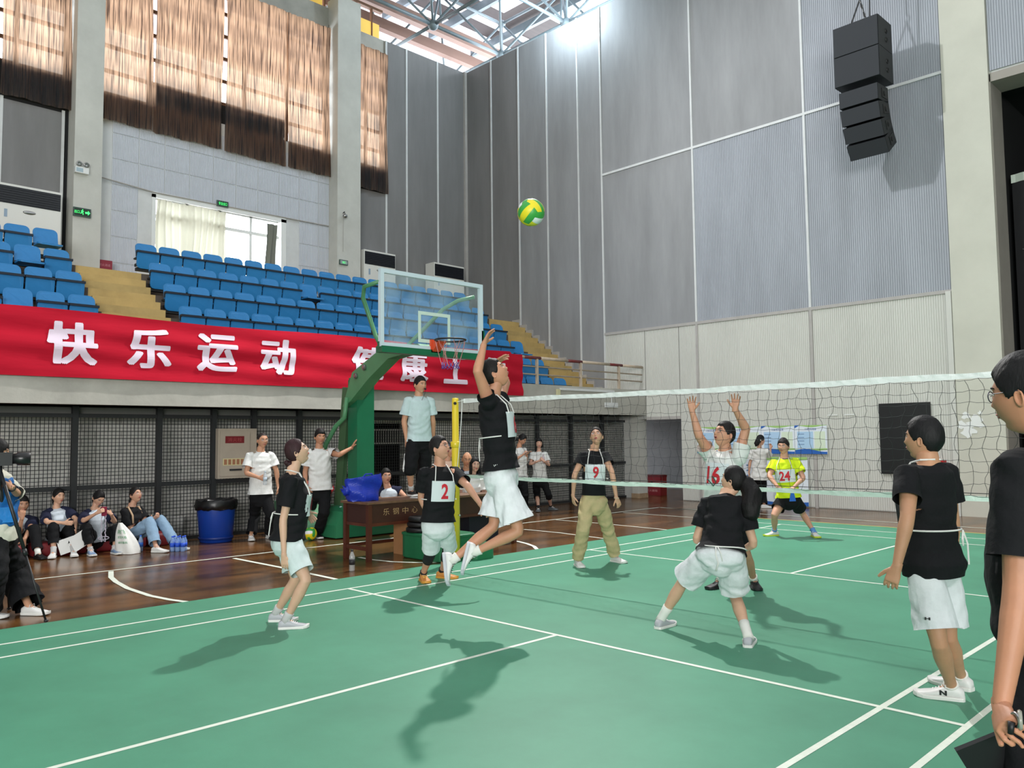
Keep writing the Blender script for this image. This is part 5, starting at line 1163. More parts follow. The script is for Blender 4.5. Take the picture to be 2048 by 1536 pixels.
        m.tube([toW(V3(-.009,.103,.007)),toW(V3(0,.106,.010)),toW(V3(.009,.103,.007))],.0013*hk,5); go=m.build('glasses',GM,root)
        m=MB()
        for sx in (-1,1):
            c=fp(sx*.031,.004,.010); c[1]=max(c[1],.094); pts=[toW(c+V3(.0225*math.cos(a),0,.0155*math.sin(a))) for a in np.linspace(0,2*math.pi,17)[:-1]]; m.add(pts,[tuple(range(16))])
        m.build('lenses',GLM,go,fix=False)
    # ---- top
    vc=max(voxel,.008)
    if top:
        tm_,hem,slv=top['m'],top.get('hem',-.16),top.get('slv',.55); lo=top.get('loose',.022)
        m=MB(); sp=[]
        for t in [hem-.10]+list(np.linspace(hem,.90,9)):
            w_=float(np.interp(t,[a[0] for a in spec],[a[1] for a in spec])); d_=float(np.interp(t,[a[0] for a in spec],[a[2] for a in spec])); sh_=float(np.interp(t,[a[0] for a in spec],[a[3] for a in spec]))
            fl_=top.get('flare',0)*max(0,(.5-t)/.65)
            w_=max(w_,.142 if not fem else .130)+lo*(1.15 if t<.6 else .55)/s+fl_+(.012 if t<.05 else 0); d_=max(d_,.104)+lo*(.9 if t<.6 else .5)/s+fl_+(.016 if t<.05 else 0)+top.get('belly',0)*math.exp(-((t-.25)/.25)**2)
            sp.append((t,w_,d_,sh_+top.get('belly',0)*.7*math.exp(-((t-.25)/.25)**2)))
        sp+=[(.945,.125+.01,.085,-.01),(.985,.078+(.0 if not fem else -.008),.070,-.012),(1.0,.070 if not fem else .062,.064,-.012)]
        torso(m,Pv,N,rp,rs,sp,s*torso_k)
        cuts=[(Pv+(N-Pv)*hem,-up,.34*s)]
        for side,A in q.arms.items():
            e=A['sh']+(A['e']-A['sh'])*min(1,slv); pts=[A['sh']-rs*(.045*s if side=='R' else -.045*s)+up*-.0*s,A['sh'],(A['sh']+e)/2,e]; sr_=ar*top.get('sr',1.42)
            if slv>1: pts=[pts[0],A['sh'],A['e'],A['e']+(A['w']-A['e'])*(slv-1)]
            m.ball(A['sh']-up*.006,ar*1.27,9); rr4=[sr_*.84,sr_*.93,sr_*1.0,sr_*(1.08 if slv<=1 else .85)]; cuts.append((pts[-1],pts[-1]-pts[-2],.13*s)); pts.append(pts[-1]+nrm(pts[-1]-pts[-2])*.05); rr4.append(rr4[-1]*1.02); m.tube(pts,rr4,16)
        vv,ff=remesh(m,vc,top.get('sm',3),top.get('fold',.004),H*7+face*.1,cuts=cuts)
        q.top=obj_from(top.get('n','t_shirt'),vv,ff,tm_,root)
        if top.get('raglan') is not None:
            m=MB()
            for side,A in q.arms.items():
                e=A['sh']+(A['e']-A['sh'])*min(1,slv); sgn_=1 if side=='R' else -1
                m.tube([N+rs*.055*s*sgn_-up*.01*s,A['sh']-rs*.02*s*sgn_+up*.0,A['sh'],(A['sh']+e)/2,e+nrm(e-A['sh'])*.003],[.055*s,ar*top.get('sr',1.42)*1.10,ar*top.get('sr',1.42)*1.12,ar*top.get('sr',1.42)*1.20,ar*top.get('sr',1.42)*1.24],14)
            vv,ff=remesh(m,vc,3,.002,1); obj_from('sleeves',vv,ff,top['raglan'],q.top)
        if top.get('collar') is not None:
            m=MB(); cpts=[N+up*(.006*s+.012*s*math.cos(a)*-1*0)+ (rs*math.cos(a)*(.072 if not fem else .064)+q.fw*math.sin(a)*.066)*s -up*(.018*s*max(0,math.sin(a)))-q.fw*.010*s for a in np.linspace(0,2*math.pi,25)[:-1]]; m.tube(cpts,.0075*s,6,closed=True); m.build('collar',top['collar'],q.top,True)
    if bot:
        m=MB(); hem=bot['hem']; bl=bot.get('loose',.03)
        sp=[(t,float(np.interp(t,[a[0] for a in spec],[a[1] for a in spec]))+bl*.55,float(np.interp(t,[a[0] for a in spec],[a[2] for a in spec]))+bl*.55,float(np.interp(t,[a[0] for a in spec],[a[3] for a in spec]))) for t in (-.30,-.24,-.20,-.12,-.04)]+[(t,float(np.interp(t,[a[0] for a in spec],[a[1] for a in spec]))+.006,float(np.interp(t,[a[0] for a in spec],[a[2] for a in spec]))+.006,float(np.interp(t,[a[0] for a in spec],[a[3] for a in spec]))) for t in (.03,bot.get('top',.07))]
        torso(m,Pv,N,rp,rs,sp,s*torso_k); cuts=[]
        for side,A in q.legs.items():
            hip,kn,an=A['hip'],A['k'],A['a']; r0=lr+bl*.7; r1=bot.get('w',.10)*s; m.ball(hip-V3(0,0,.03)-pf*.01,r0*.97,9)
            if hem<=1: pts=[hip+V3(0,0,.03),hip+(kn-hip)*.3*hem,hip+(kn-hip)*.7*hem,hip+(kn-hip)*hem]; rd=[r0*.95,r0,(r0+r1)/2,r1]; dc=pts[-1]-pts[-2]; cuts.append((pts[-1],dc,max(.15*s,r1*1.4+.02))); pts.append(pts[-1]+nrm(dc)*.05); rd.append(r1*1.04)
            else:
                f_=hem-1; pts=[hip+V3(0,0,.03),hip+(kn-hip)*.4,hip+(kn-hip)*.85,kn,kn+(an-kn)*.2*f_,kn+(an-kn)*.6*f_,kn+(an-kn)*f_]; rk=bot.get('rk',.078)*s; rd=[r0*.95,r0,rk*1.06,rk*1.02,rk,(rk+r1)/2,r1]; dc=pts[-1]-pts[-2]; cuts.append((pts[-1],dc,max(.15*s,r1*1.4+.02))); pts.append(pts[-1]+nrm(dc)*.05); rd.append(r1*1.02)
            m.tube(pts,rd,18)
        m.ball(Pv-up*.09*s-pf*.005,.118*s,10)
        vv,ff=remesh(m,vc*.92,2,bot.get('fold',.004),H*11+1.7+face*.07,pleat=(Pv[2],bot.get('pleat',.006 if hem<=1 else .0)),cuts=cuts)
        q.bot=obj_from(bot.get('n','shorts'),vv,ff,bot['m'],root)
    if shoes:
        for side,A in q.legs.items():
            shoe(root,A['a'],A['f'],A['up'],.157*H,shoes[0],shoes[1],shoes[2] if len(shoes)>2 else None,voxel<.01,sock=shoes[3] if len(shoes)>3 else None,shin=A['k'],sr=lr*.46)
    if bib:
        num,bw,bh,bt=bib[:4]; dig=bib[4] if len(bib)>4 else None
        if True:
            t0=bt
            def bs_(u,v_,o=0):
                t=t0+v_; w_=float(np.interp(t,[a[0] for a in spec],[a[1] for a in spec])); d_=max(.104,float(np.interp(t,[a[0] for a in spec],[a[2] for a in spec]))); sh_=float(np.interp(t,[a[0] for a in spec],[a[3] for a in spec]))
                w_=max(w_,.14)*s+.03; d_=d_*s+.044+top.get('belly',0)*1.6*math.exp(-((t-.25)/.25)**2); c=Pv+(N-Pv)*t+q.fw*sh_*s; dd=d_*max(.05,1-abs(u/w_)**2.3)**(1/2.3)
                return c-rs*u+q.fw*(dd+o)
            LT=np.linalg.norm(N-Pv); m=MB(); m.grid(lambda u,v_:bs_((u-.5)*bw,(v_-.5)*bh/LT,.002*math.sin(u*9+v_*7)),12,8); m.grid(lambda u,v_:bs_((u-.5)*bw,(v_-.5)*bh/LT,-.003),12,8)
            bo=m.build('bib',M_('bib_cloth',(206,216,218),.8),root,True,fix=False); RD=M_('bib_red',(196,34,48),.7)
            W_=bw*(.30 if len(num)==1 else .56)
            if dig is None: put_text('bib_number',num,None,None,None,W_,bh*.74,RD,bo,bold=.03,fn=lambda a,b:bs_(a,b/LT,.006))
            m=MB()
            for sx in (-1,1): m.tube([bs_(sx*bw*.40,bh/2/LT-.02,.004),bs_(sx*bw*.37,bh/2/LT+.10,.004),N+q.fw*.055*s-rs*sx*.068*s+up*.0*s,N-q.fw*.02*s-rs*sx*.078*s+up*.018*s,N-q.fw*.075*s-rs*sx*.02*s+up*.02*s],.0055,6)
            tw=[bs_(sx*bw*.5,-bh/2/LT+.02) for sx in (1,-1)]
            tt=t0-bh/2/LT+.03; w_=(max(.142,float(np.interp(tt,[a[0] for a in spec],[a[1] for a in spec])))+.046)*s; d_=.152*s; c=Pv+(N-Pv)*tt
            m.tube([c+rs*w_*math.cos(a)+q.fw*(d_*math.sin(a)) for a in np.linspace(-math.pi-.5,.5,19)],.0055,6); kt=c-q.fw*(d_+.004)+rs*(bib[5] if len(bib)>5 else 0)
            m.tube([kt,kt-up*.08+rs*.02-q.fw*.012,kt-up*.2+rs*.012-q.fw*.02],.005,5); m.tube([kt,kt-up*.05-rs*.03-q.fw*.015,kt-up*.09-rs*.015-q.fw*.01,kt-up*.02,kt],.0045,5)
            m.build('bib_strings',M_('bib_string',(226,226,222),.8),bo)
    q.SH=SH; q.hf,q.hr,q.hu,q.hk=hf,hr,hu,hk
    return q
GLM=mat('lens',(225,235,240),.03,alpha=.14,spec=.8)
BLK=cloth('black_tshirt',(20,21,24)); WHT=cloth('white_tshirt',(226,228,226)); WSH=cloth('white_shorts',(222,227,230)); BSH=cloth('black_shorts',(16,17,20)); BTR=cloth('black_trousers',(17,18,21))
WS=M_('white_shoe',(222,222,220)); WSo=M_('white_sole',(226,226,222)); GS=M_('silver_shoe',(176,178,184)); BS=M_('black_shoe',(18,19,22)); LW=M_('laces_white',(236,236,234)); SKW=M_('sock_white',(226,226,220),.9); SKB=M_('sock_black',(24,24,26),.9)
fwd=lambda q:q.fw
back=lambda q:-q.fw
dn=lambda q:V3(0,0,-1)
# 1 woman looking up, left foreground
p1=person('woman in a black t-shirt and pale shorts looking up in profile, left foreground',1.63,'f',(577,1072),(583,962),(594,905),88,88,28,base=(572,1250),
  L=(594,1012,1,613,1026,0,629,1042,0,.45),R=(566,1042,-1,568,1112,-1,572,1152,0,.35),
  LL=dict(k=(592,1158),a=(552,1226),f=80),LR=dict(k=(612,1160),a=(572,1240),f=88),
  top=dict(m=BLK,hem=-.05,slv=.66,loose=.035,sr=1.6,fold=.005,belly=.015),bot=dict(m=cloth('pale_aqua_shorts',(206,220,220)),hem=.80,w=.105,loose=.04,fold=.006),
  shoes=(GS,WSo,LW,(M_('sock_grey',(190,190,190),.9),.07)),hair=('fem',(52,28,32),.085,'lowbun'),bib=('7',.24,.19,.50),voxel=.0075,skc=(208,168,142),build=1.0)
# 2 man with number 2
p2=person('crouching man in glasses wearing black t-shirt, white shorts and bib number 2',1.74,'m',(876,1043),(880,942),(879,897),22,62,18,base=(868,1178),
  R=(842,994,1,862,1042,-1,875,1056,-1,.35),L=(935,972,-1,962,1010,-1,985,1035,0,.3),
  LR=dict(k=(862,1102),a=(846,1148),f=15),LL=dict(k=(897,1098),a=(884,1142),f=60),
  top=dict(m=BLK,hem=.0,slv=.72,loose=.022,sr=1.5,collar=BLK),bot=dict(m=WSH,top=.12,hem=.93,w=.100,loose=.022,fold=.003,pleat=.003),
  shoes=(M_('orange_shoe',(206,138,70)),M_('orange_sole',(214,150,60)),M_('laces_yellow',(230,190,90)),(M_('legging_black',(24,24,28),.9),.04)),hair=('short',(26,24,24),.09),glasses=(40,40,44),bib=('2',.27,.22,.56),voxel=.0075,skc=(202,150,124),mouth=.008,hsz=1.02)
for sd_ in ('L','R'):
    A=p2.legs[sd_]; k,a,h=A['k'],A['a'],A['hip']; m=MB(); m.tube([k+(h-k)*.45,k+(h-k)*.1,k,k+(a-k)*.25,k+(a-k)*.45],[.075,.066,.066,.062,.058],16); m.build('knee_sleeve',M_('legging_black',(24,24,28),.9),p2.root,True)
put_text('chest_logo','H',p2.N+(p2.P-p2.N)*.30+p2.fw*.148,-p2.rs,p2.up,.05,.022,M['white'],p2.top)
# 3 jumping man
pj=person('man jumping to hit the ball in black t-shirt, white shorts and white bib',1.78,'m',(1003,943),(985,797),(990,748),78,88,38,D=7.15,pdo=0,z0=0,
  R=(955,742,-1,968,688,1,984,655,0,(.2,.15,.2,.25),lambda q:q.fw,.35),L=(1012,765,1,990,728,1,1018,706,0,(.25,.2,.2,.3),lambda q:q.fw+V3(0,0,.3),.3),
  LR=dict(k=(1038,1062),a=(950,1104),free=(-1,1),f=lambda q:nrm(q.R*-.25+V3(0,0,-1)),up=lambda q:nrm(q.R*1.0-V3(0,0,.25))),LL=dict(k=(988,1052),a=(906,1120),free=(1,1),f=lambda q:nrm(q.R*.10+V3(0,0,-1)),up=lambda q:nrm(q.R*1.0+V3(0,0,.1))),
  top=dict(m=BLK,hem=.03,slv=.30,loose=.03,sr=1.5,fold=.005),bot=dict(m=WSH,hem=.84,w=.15,loose=.045,fold=.005,pleat=.010,top=.14),
  shoes=(WS,M_('sole_mixed',(190,192,200)),M_('laces_black',(30,30,34)),(SKW,.05)),hair=('short',(20,18,18),.09),bib=('6',.26,.22,.60,None,.0),voxel=.0075,skc=(196,142,112))
put_text('hem_logo','W',pj.P+pj.up*.06+pj.rs*.200-pj.fw*.0+V3(0,0,.0),pj.fw,pj.up,.035,.025,M['white'],pj.top)
# 4 woman with number 9
p9=person('woman in glasses, black v-neck t-shirt and khaki trousers wearing bib number 9',1.66,'f',(1187,1000),(1186,915),(1193,873),8,-8,22,hroll=-4,base=(1195,1133),
  R=(1149,950,-1,1146,992,-1,1148,1010,0,.3),L=(1224,945,-1,1233,996,-1,1240,1013,0,.35),
  LR=dict(k=(1166,1062),a=(1155,1120),f=20),LL=dict(k=(1215,1056),a=(1230,1112),f=45),
  top=dict(m=BLK,hem=.10,slv=.50,loose=.018,sr=1.5,fold=.003),bot=dict(m=cloth('khaki_trousers',(186,172,130)),top=.22,hem=1.93,w=.085,rk=.085,loose=.022,fold=.005,n='trousers'),
  shoes=(WS,WSo,LW,(SKW,.05)),hair=('fem',(36,28,26),.05),glasses=(190,120,110),bib=('9',.25,.20,.57),voxel=.008,skc=(204,158,130),mouth=.007)
m=MB(); m.tube([p9.arms['L']['w']+.031*(p9.rs*math.cos(a)+p9.fw*math.sin(a)) for a in np.linspace(0,6.28,17)[:-1]],.003,5,closed=True); m.build('bracelet',M_('jade',(206,200,176),.3),p9.root)
# 5 man with number 16 behind the net
p16=person('man in glasses and white t-shirt, bib 16, both arms raised behind the net',1.78,'m',(1446,1022),(1449,902),(1449,870),-38,-52,22,base=(1470,1186),
  R=(1398,872,-1,1384,822,-1,1382,790,0,(.15,.12,.15,.2),lambda q:-q.F+q.R*.2,.35),L=(1492,858,-1,1470,818,-1,1473,785,0,(.15,.12,.15,.2),lambda q:-q.F-q.R*.2,.35),
  LR=dict(k=(1452,1108),a=(1440,1160),f=-40),LL=dict(k=(1492,1108),a=(1508,1160),f=10),
  top=dict(m=WHT,hem=-.18,slv=.50,loose=.035,sr=1.5,collar=WHT,belly=.02),bot=dict(m=BSH,hem=.80,w=.11,loose=.03),
  shoes=(BS,M_('black_sole',(30,30,34)),M_('laces_black',(30,30,34)),(SKW,.06)),hair=('short',(22,20,20),.08),glasses=(60,60,64),bib=('16',.30,.25,.60),voxel=.0075,skc=(200,148,120),mouth=.010,build=1.08,hsz=1.04)
# 6 crouching woman from behind
pb=person('woman crouching with her back to the camera, long black ponytail, translucent white shorts',1.66,'f',(1442,1105),(1452,992),(1467,962),165,-118,14,pface=172,base=(1408,1280),ns=1,nk=.98,pdo=0,
  L=(1392,1080,1,1420,1085,1,1440,1090,0,.4),R=(1508,1088,1,1478,1104,1,1462,1108,0,.4),
  LL=dict(k=(1366,1164),a=(1322,1238),f=150,b=1),LR=dict(k=(1470,1190),a=(1496,1272),f=172,b=1),
  top=dict(m=BLK,hem=-.02,slv=.66,loose=.030,sr=1.6,fold=.005),bot=dict(m=WSH,hem=.84,w=.125,loose=.05,fold=.007,top=.16),
  shoes=(GS,WSo,LW,(SKW,.13)),hair=('fem',(17,15,16),.08,'pony',lambda q:[q.toW((0,-.07,.03)),q.Hc+q.R*.10-q.F*.02+V3(0,0,-.02),q.Hc+q.R*.14-q.F*.07+V3(0,0,-.10),q.Hc+q.R*.12-q.F*.12+V3(0,0,-.19),q.Hc+q.R*.12-q.F*.13+V3(0,0,-.27),q.Hc+q.R*.14-q.F*.12+V3(0,0,-.33)],1.7),voxel=.0075,skc=(212,170,142))
m=MB(); c0=pb.P+(pb.N-pb.P)*.06
m.tube([c0+pb.rs*.20*math.cos(a)-pb.fw*.165*math.sin(a)-pb.up*.035*math.sin(a)**2 for a in np.linspace(0,math.pi,15)],.006,6); k=c0-pb.fw*.17-pb.up*.04
m.tube([k,k-pb.fw*.012-V3(0,0,.06),k-V3(0,0,.13)-pb.fw*.02+pb.rs*.02,k-V3(0,0,.19)-pb.fw*.015],.006,6); m.tube([k+pb.rs*.015,k-pb.fw*.015-V3(0,0,.05)+pb.rs*.04,k-V3(0,0,.12)-pb.fw*.0+pb.rs*.05],.005,6); m.build('waist_string',M_('bib_string',(226,226,222),.8),pb.root,True)
# 7 man in yellow, 24
p24=person('man in a bright yellow-green shirt and black shorts wearing bib number 24',1.70,'m',(1577,995),(1569,918),(1567,893),-8,-18,0,base=(1590,1076),
  R=(1538,952,-1,1556,974,-1,1572,982,0,.4,lambda q:V3(0,0,1)+q.fw*.5),L=(1607,956,-1,1588,974,-1,1572,984,0,.4,lambda q:V3(0,0,1)+q.fw*.5),
  LR=dict(k=(1549,1030),a=(1549,1062),f=-55),LL=dict(k=(1606,1028),a=(1628,1064),f=20),
  top=dict(m=cloth('lime_shirt',(206,228,36)),hem=.0,slv=.66,loose=.022,sr=1.5,collar=M_('navy_collar',(40,50,90),.7)),bot=dict(m=BSH,hem=.62,w=.108,loose=.028),
  shoes=(WS,M_('lime_sole',(196,216,60)),LW,(M_('sock_blue',(90,140,200),.9),.06)),hair=('fringe',(34,28,28),.10),glasses=(180,140,130),bib=('24',.30,.20,.56),voxel=.008,skc=(204,152,126))
m=MB(); m.prism([(-.05,-.02),(.05,-.02),(.03,.14),(-.01,.14)],p24.P-p24.rs*.08+p24.fw*.155-p24.up*.03,-p24.rs,p24.up,p24.fw*.004); m.build('blue_shirt_stripe',M_('shirt_blue',(30,96,190),.7),p24.top)
# 8 man at right, back view
p8=person('man in a black t-shirt with white back strings and long white shorts, back turned, right',1.76,'m',(1862,1112),(1853,925),(1848,880),-128,-112,6,pface=-125,base=(1890,1410),
  L=(1815,1035,-1,1793,1135,1,1782,1165,0,.55),R=(1905,1040,1,1908,1120,1,1905,1160,0,.4),
  LL=dict(k=(1878,1285),a=(1903,1372),f=-92),LR=dict(k=(1897,1278),a=(1922,1352),f=-120),
  top=dict(m=BLK,hem=-.20,slv=.60,loose=.025,sr=1.5,fold=.003),bot=dict(m=WSH,hem=.84,w=.118,loose=.035,fold=.004),
  shoes=(WS,WSo,LW,(SKW,.02)),hair=('short',(20,20,22),.12),bib=('5',.26,.22,.46,None,.08),voxel=.007,skc=(196,146,114))
a8=p8.legs['L']; fdv=nrm(a8['f']); rt8=np.cross(fdv,(0,0,1)); 
sgn=1 if rt8@(-p8.F)>0 else -1
put_text('shoe_logo','N',a8['a']-V3(0,0,.035)+fdv*.045+rt8*sgn*.047,-fdv*sgn*-1 if False else (fdv if (np.cross(fdv,V3(0,0,1))@(rt8*sgn))>0 else -fdv),V3(0,0,1),.04,.03,M['black'],p8.root,bold=.05)
put_text('shorts_logo','H',p8.legs['L']['k']+(p8.legs['L']['hip']-p8.legs['L']['k'])*.33-p8.F*.125-p8.R*.03,p8.R,V3(0,0,1),.03,.016,M['black'],p8.root,bold=.06)
# 9 big man at the right edge
p10=person('man in glasses and black clothes holding a phone and keys, cut by the right edge',1.80,'m',(2112,1230),(2098,895),(2056,792),-150,-146,-2,D=2.75,
  L=(2035,1210,-1,2003,1412,-1,2018,1490,-1,(.8,.85,.9,.9),lambda q:q.F*.65+q.R*.75,.03,.4),R=(2190,1200,1,2190,1400,1,2190,1460,0,.4),
  LL=dict(k=(2075,1640),a=(2085,1950),free=(-1,0),f=-150),LR=dict(k=(2140,1640),a=(2150,1950),free=(1,0),f=-150),
  top=dict(m=BLK,hem=-.22,slv=.66,loose=.03,sr=1.55,fold=.003,belly=.03),bot=dict(m=BTR,hem=1.9,w=.09,rk=.09,loose=.03,n='trousers'),
  shoes=(BS,BS,M_('laces_black',(30,30,34))),hair=('short',(18,18,20),.12),glasses=(34,34,52),voxel=.005,skc=(190,134,104),build=1.05)
hd=p10.arms['L']; hc=hd['h']
t=MB(); c=ondep(1992,1536,depth(hd['w'])+.03); t.obox(c,p10.R*.075+V3(0,0,.028),V3(0,0,-.085)+p10.R*.05,p10.F*.006+V3(0,0,.003)); tag(t.build('tablet',M_('device_black',(14,15,17),.35),None),'black flat tablet held by the man at the right edge','tablet')
c=ondep(2040,1440,depth(hd['w'])-.10); t=thing('key_fob','round silver and black whistle fob held in the hand of the man at right','key fob',c)
m=MB(); m.lathe([(0,-.006),(.026,-.006),(.03,0),(.026,.006),(0,.006)],c,20,ax=p10.R*.9-p10.F*.5); m.build('fob_disc',M_('fob_steel',(150,150,140),.25),t,True)
m=MB(); m.tube([c-p10.R*.012+V3(0,0,.019*math.sin(a))+p10.F*.019*math.cos(a) for a in np.linspace(0,6.28,17)[:-1]],.006,6,closed=True); m.build('fob_ring',M['silver'],t,True)
m=MB(); m.tube([c-p10.R*.025-V3(0,0,.005),c-p10.R*.03-V3(0,0,.04)],[.010,.008],8); m.build('fob_bead',M['black'],t,True)
# 10 umpire on the table
pu=person('umpire in a pale mint polo shirt blowing a whistle, standing on the brown table',1.70,'m',(838,880),(838,793),(840,770),22,38,-2,z0=.79,base=(838,992),
  R=(808,842,-1,813,880,-1,812,897,0,.35),L=(866,842,1,867,872,1,868,890,0,.35),
  LR=dict(k=(820,938),a=(822,981),f=25),LL=dict(k=(850,938),a=(850,982),f=30),
  top=dict(m=cloth('mint_polo',(190,210,212)),hem=-.03,slv=.72,loose=.028,sr=1.55,n='polo_shirt',collar=cloth('mint_polo',(190,210,212))),bot=dict(m=BSH,hem=1.15,w=.09,rk=.095,loose=.04),
  shoes=(BS,WSo,M_('laces_black',(30,30,34)),(M_('sock_grey',(190,190,190),.9),.09)),hair=('short',(20,20,22),.08),voxel=.008,skc=(200,148,118))
a=pu.toW((0,.105,-.052)); m=MB(); m.lathe([(0,-.012),(.012,-.012),(.012,.012),(0,.012)],a+pu.hf*.018-V3(0,0,.004),12,ax=pu.hr); m.obox(a+pu.hf*.004,pu.hf*.014,pu.hr*.007,pu.hu*.005); wo=m.build('whistle',M['black'],pu.root)
m=MB(); m.tube([a+pu.hf*.02,a+pu.hf*.01-V3(0,0,.06),pu.N+pu.fw*.11-V3(0,0,.06)],.003,5); m.build('whistle_cord',M['black'],wo)
A=pu.legs['R']; m=MB(); sd2=-pu.rs*-1
for k in range(3):
    o_=.03*(k-1)*.55; m.tube([A['hip']+(A['k']-A['hip'])*.45+pu.rs*.108+pu.fw*o_,A['k']+pu.rs*.100+pu.fw*o_,A['k']+(A['a']-A['k'])*.12+pu.rs*.095+pu.fw*o_],.005,5)
m.build('side_stripes',M['white'],pu.root)
# ---- spectators
NAVY=cloth('navy_sleeve',(34,38,62)); POLO=cloth('pale_polo',(206,216,226)); JEAN=cloth('light_jeans',(136,164,190)); PT=M_('phone_dark',(30,32,38),.3)
def phone(c,ax,ay,lab,m_=None,w_=.036,h_=.075):
    t=MB(); n=np.cross(ax,ay); t.obox(c,np.asarray(ax)*w_,np.asarray(ay)*h_,nrm(n)*.005); tag(t.build('phone',m_ or PT,None),lab,'phone')
polo=dict(m=POLO,raglan=NAVY,hem=-.12,slv=.78,loose=.02,sr=1.5,n='polo_shirt')
person('seated man in navy and white shirt resting chin on hand, behind the photographer',1.68,'m',(36,1082),(40,1034),(45,1009),10,12,-5,base=(30,1112),z0=0,
  R=(36,1068,-1,44,1036,-1,46,1022,0,.9),L=(62,1056,-1,48,1080,-1,46,1092,0,.6),LL=dict(k=(68,1058),a=(76,1106),f=25),LR=dict(k=(30,1062),a=(20,1108),f=0),
  top=polo,bot=dict(m=BTR,hem=1.85,w=.065,rk=.08,loose=.015,n='trousers'),shoes=(BS,BS,None,(SKW,.06)),hair=('short',(22,20,20),.09),skc=(190,142,114),voxel=.0095)
q2=person('smiling seated woman in navy and white polo holding papers between her knees',1.62,'f',(118,1076),(112,1022),(117,993),15,30,0,base=(118,1106),
  R=(92,1044,-1,128,1046,-1,146,1046,0,.2),L=(152,1038,-1,150,1062,-1,150,1076,0,.3),LL=dict(k=(139,1056),a=(147,1101),f=5),LR=dict(k=(107,1054),a=(107,1104),f=-10),
  top=polo,bot=dict(m=BTR,hem=1.7,w=.07,rk=.08,loose=.015,n='trousers'),shoes=(WS,WSo,None,(M_('sock_grey',(190,190,190),.9),.07)),hair=('fem',(22,20,20),.08,'lowbun'),skc=(216,170,142),voxel=.0095)
t=MB(); c=q2.arms['L']['h']; t.obox(ondep(134,1091,depth(c)-.14),q2.R*.105+V3(0,0,.035),V3(0,0,-.10)+q2.R*.03,q2.F*.001); t.obox(ondep(158,1082,depth(c)-.13),q2.R*.09+V3(0,0,.06),V3(0,0,-.095)+q2.R*.05,q2.F*.001); tag(t.build('paper_sheets',M['white'],None),'white papers hanging from the hand of the smiling seated woman','paper')
q3=person('seated woman in navy and white polo looking down at a red phone with beaded strap',1.62,'f',(195,1076),(187,1024),(197,996),20,28,-32,base=(200,1103),
  R=(166,1042,-1,194,1026,-1,205,1020,0,.7),L=(230,1044,-1,222,1028,-1,212,1021,0,.7),LL=dict(k=(234,1058),a=(229,1097),f=25),LR=dict(k=(172,1056),a=(181,1100),f=15),
  top=polo,bot=dict(m=BTR,hem=1.75,w=.075,rk=.082,loose=.02,n='trousers'),shoes=(M_('blue_grey_shoe',(120,144,176)),WSo,LW,(M_('sock_grey',(190,190,190),.9),.04)),hair=('fem',(20,18,20),.08,'pony',lambda q:[q.toW((0,-.09,.0)),q.toW((-.02,-.12,-.05)),q.toW((-.03,-.11,-.12)),q.toW((-.03,-.09,-.19))],1),skc=(210,164,138),voxel=.0095)
c=(q3.arms['R']['h']+q3.arms['L']['h'])/2-q3.F*.03; phone(c,q3.R,V3(0,0,.9)-q3.F*.3,'phone in a dark pink case held by the seated woman looking down',M_('pink_case',(150,50,76),.4))
t=MB()
for k,dx in enumerate((-.03,.02)):
    t.tube([c+q3.R*dx+V3(0,0,-.06-.022*i)+q3.R*.006*math.sin(i*2+k) for i in range(18)],[.006+.003*(i%2) for i in range(18)],6)
t.tube([c+V3(0,0,-.38)+q3.R*.07*math.cos(a)+V3(0,0,.022*math.sin(a)) for a in np.linspace(0,6.28,15)[:-1]],.006,5,closed=True)
tag(t.build('phone_strap',M_('beaded_strap',(186,180,196),.5),None),'long beaded phone strap hanging from the pink phone','phone strap')
q4=person('seated woman in glasses, black t-shirt and light blue jeans using her phone',1.64,'f',(260,1076),(262,1020),(271,990),45,40,16,base=(285,1098),pdo=.1,
  R=(262,1063,-1,294,1040,-1,307,1034,0,.6),L=(296,1046,-1,306,1038,-1,316,1030,0,.6),LL=dict(k=(322,1040),a=(352,1090),f=75),LR=dict(k=(300,1044),a=(312,1094),f=60),
  top=dict(m=BLK,hem=-.08,slv=.72,loose=.025,sr=1.6),bot=dict(m=JEAN,hem=1.86,w=.085,rk=.085,loose=.02,n='jeans'),shoes=(WS,WSo,LW),hair=('fem',(26,22,22),.08,'pony',lambda q:[q.toW((0,-.09,-.02)),q.toW((0,-.12,-.06)),q.toW((0,-.12,-.12)),q.toW((0,-.1,-.18))],.9),glasses=(170,90,90),skc=(204,156,130),voxel=.0095,mouth=.006)
m=MB()
for sx in (-1,1): m.tube([q4.N-q4.up*.03+q4.rs*sx*.10-q4.fw*.05,q4.N+q4.up*.0+q4.rs*sx*.10+q4.fw*.03,q4.N-q4.up*.12+q4.rs*sx*.10+q4.fw*.125,q4.N-q4.up*.24+q4.rs*sx*.09+q4.fw*.135],.014,6)
m.build('bag_straps',M_('tan_strap',(190,160,130),.7),q4.root,True)
phone((q4.arms['R']['h']+q4.arms['L']['h'])/2+V3(0,0,.03)-q4.F*.02+q4.R*.02,q4.R*.5+q4.F*.8,V3(0,0,.9)+q4.R*.4,'phone held by the seated woman in jeans')
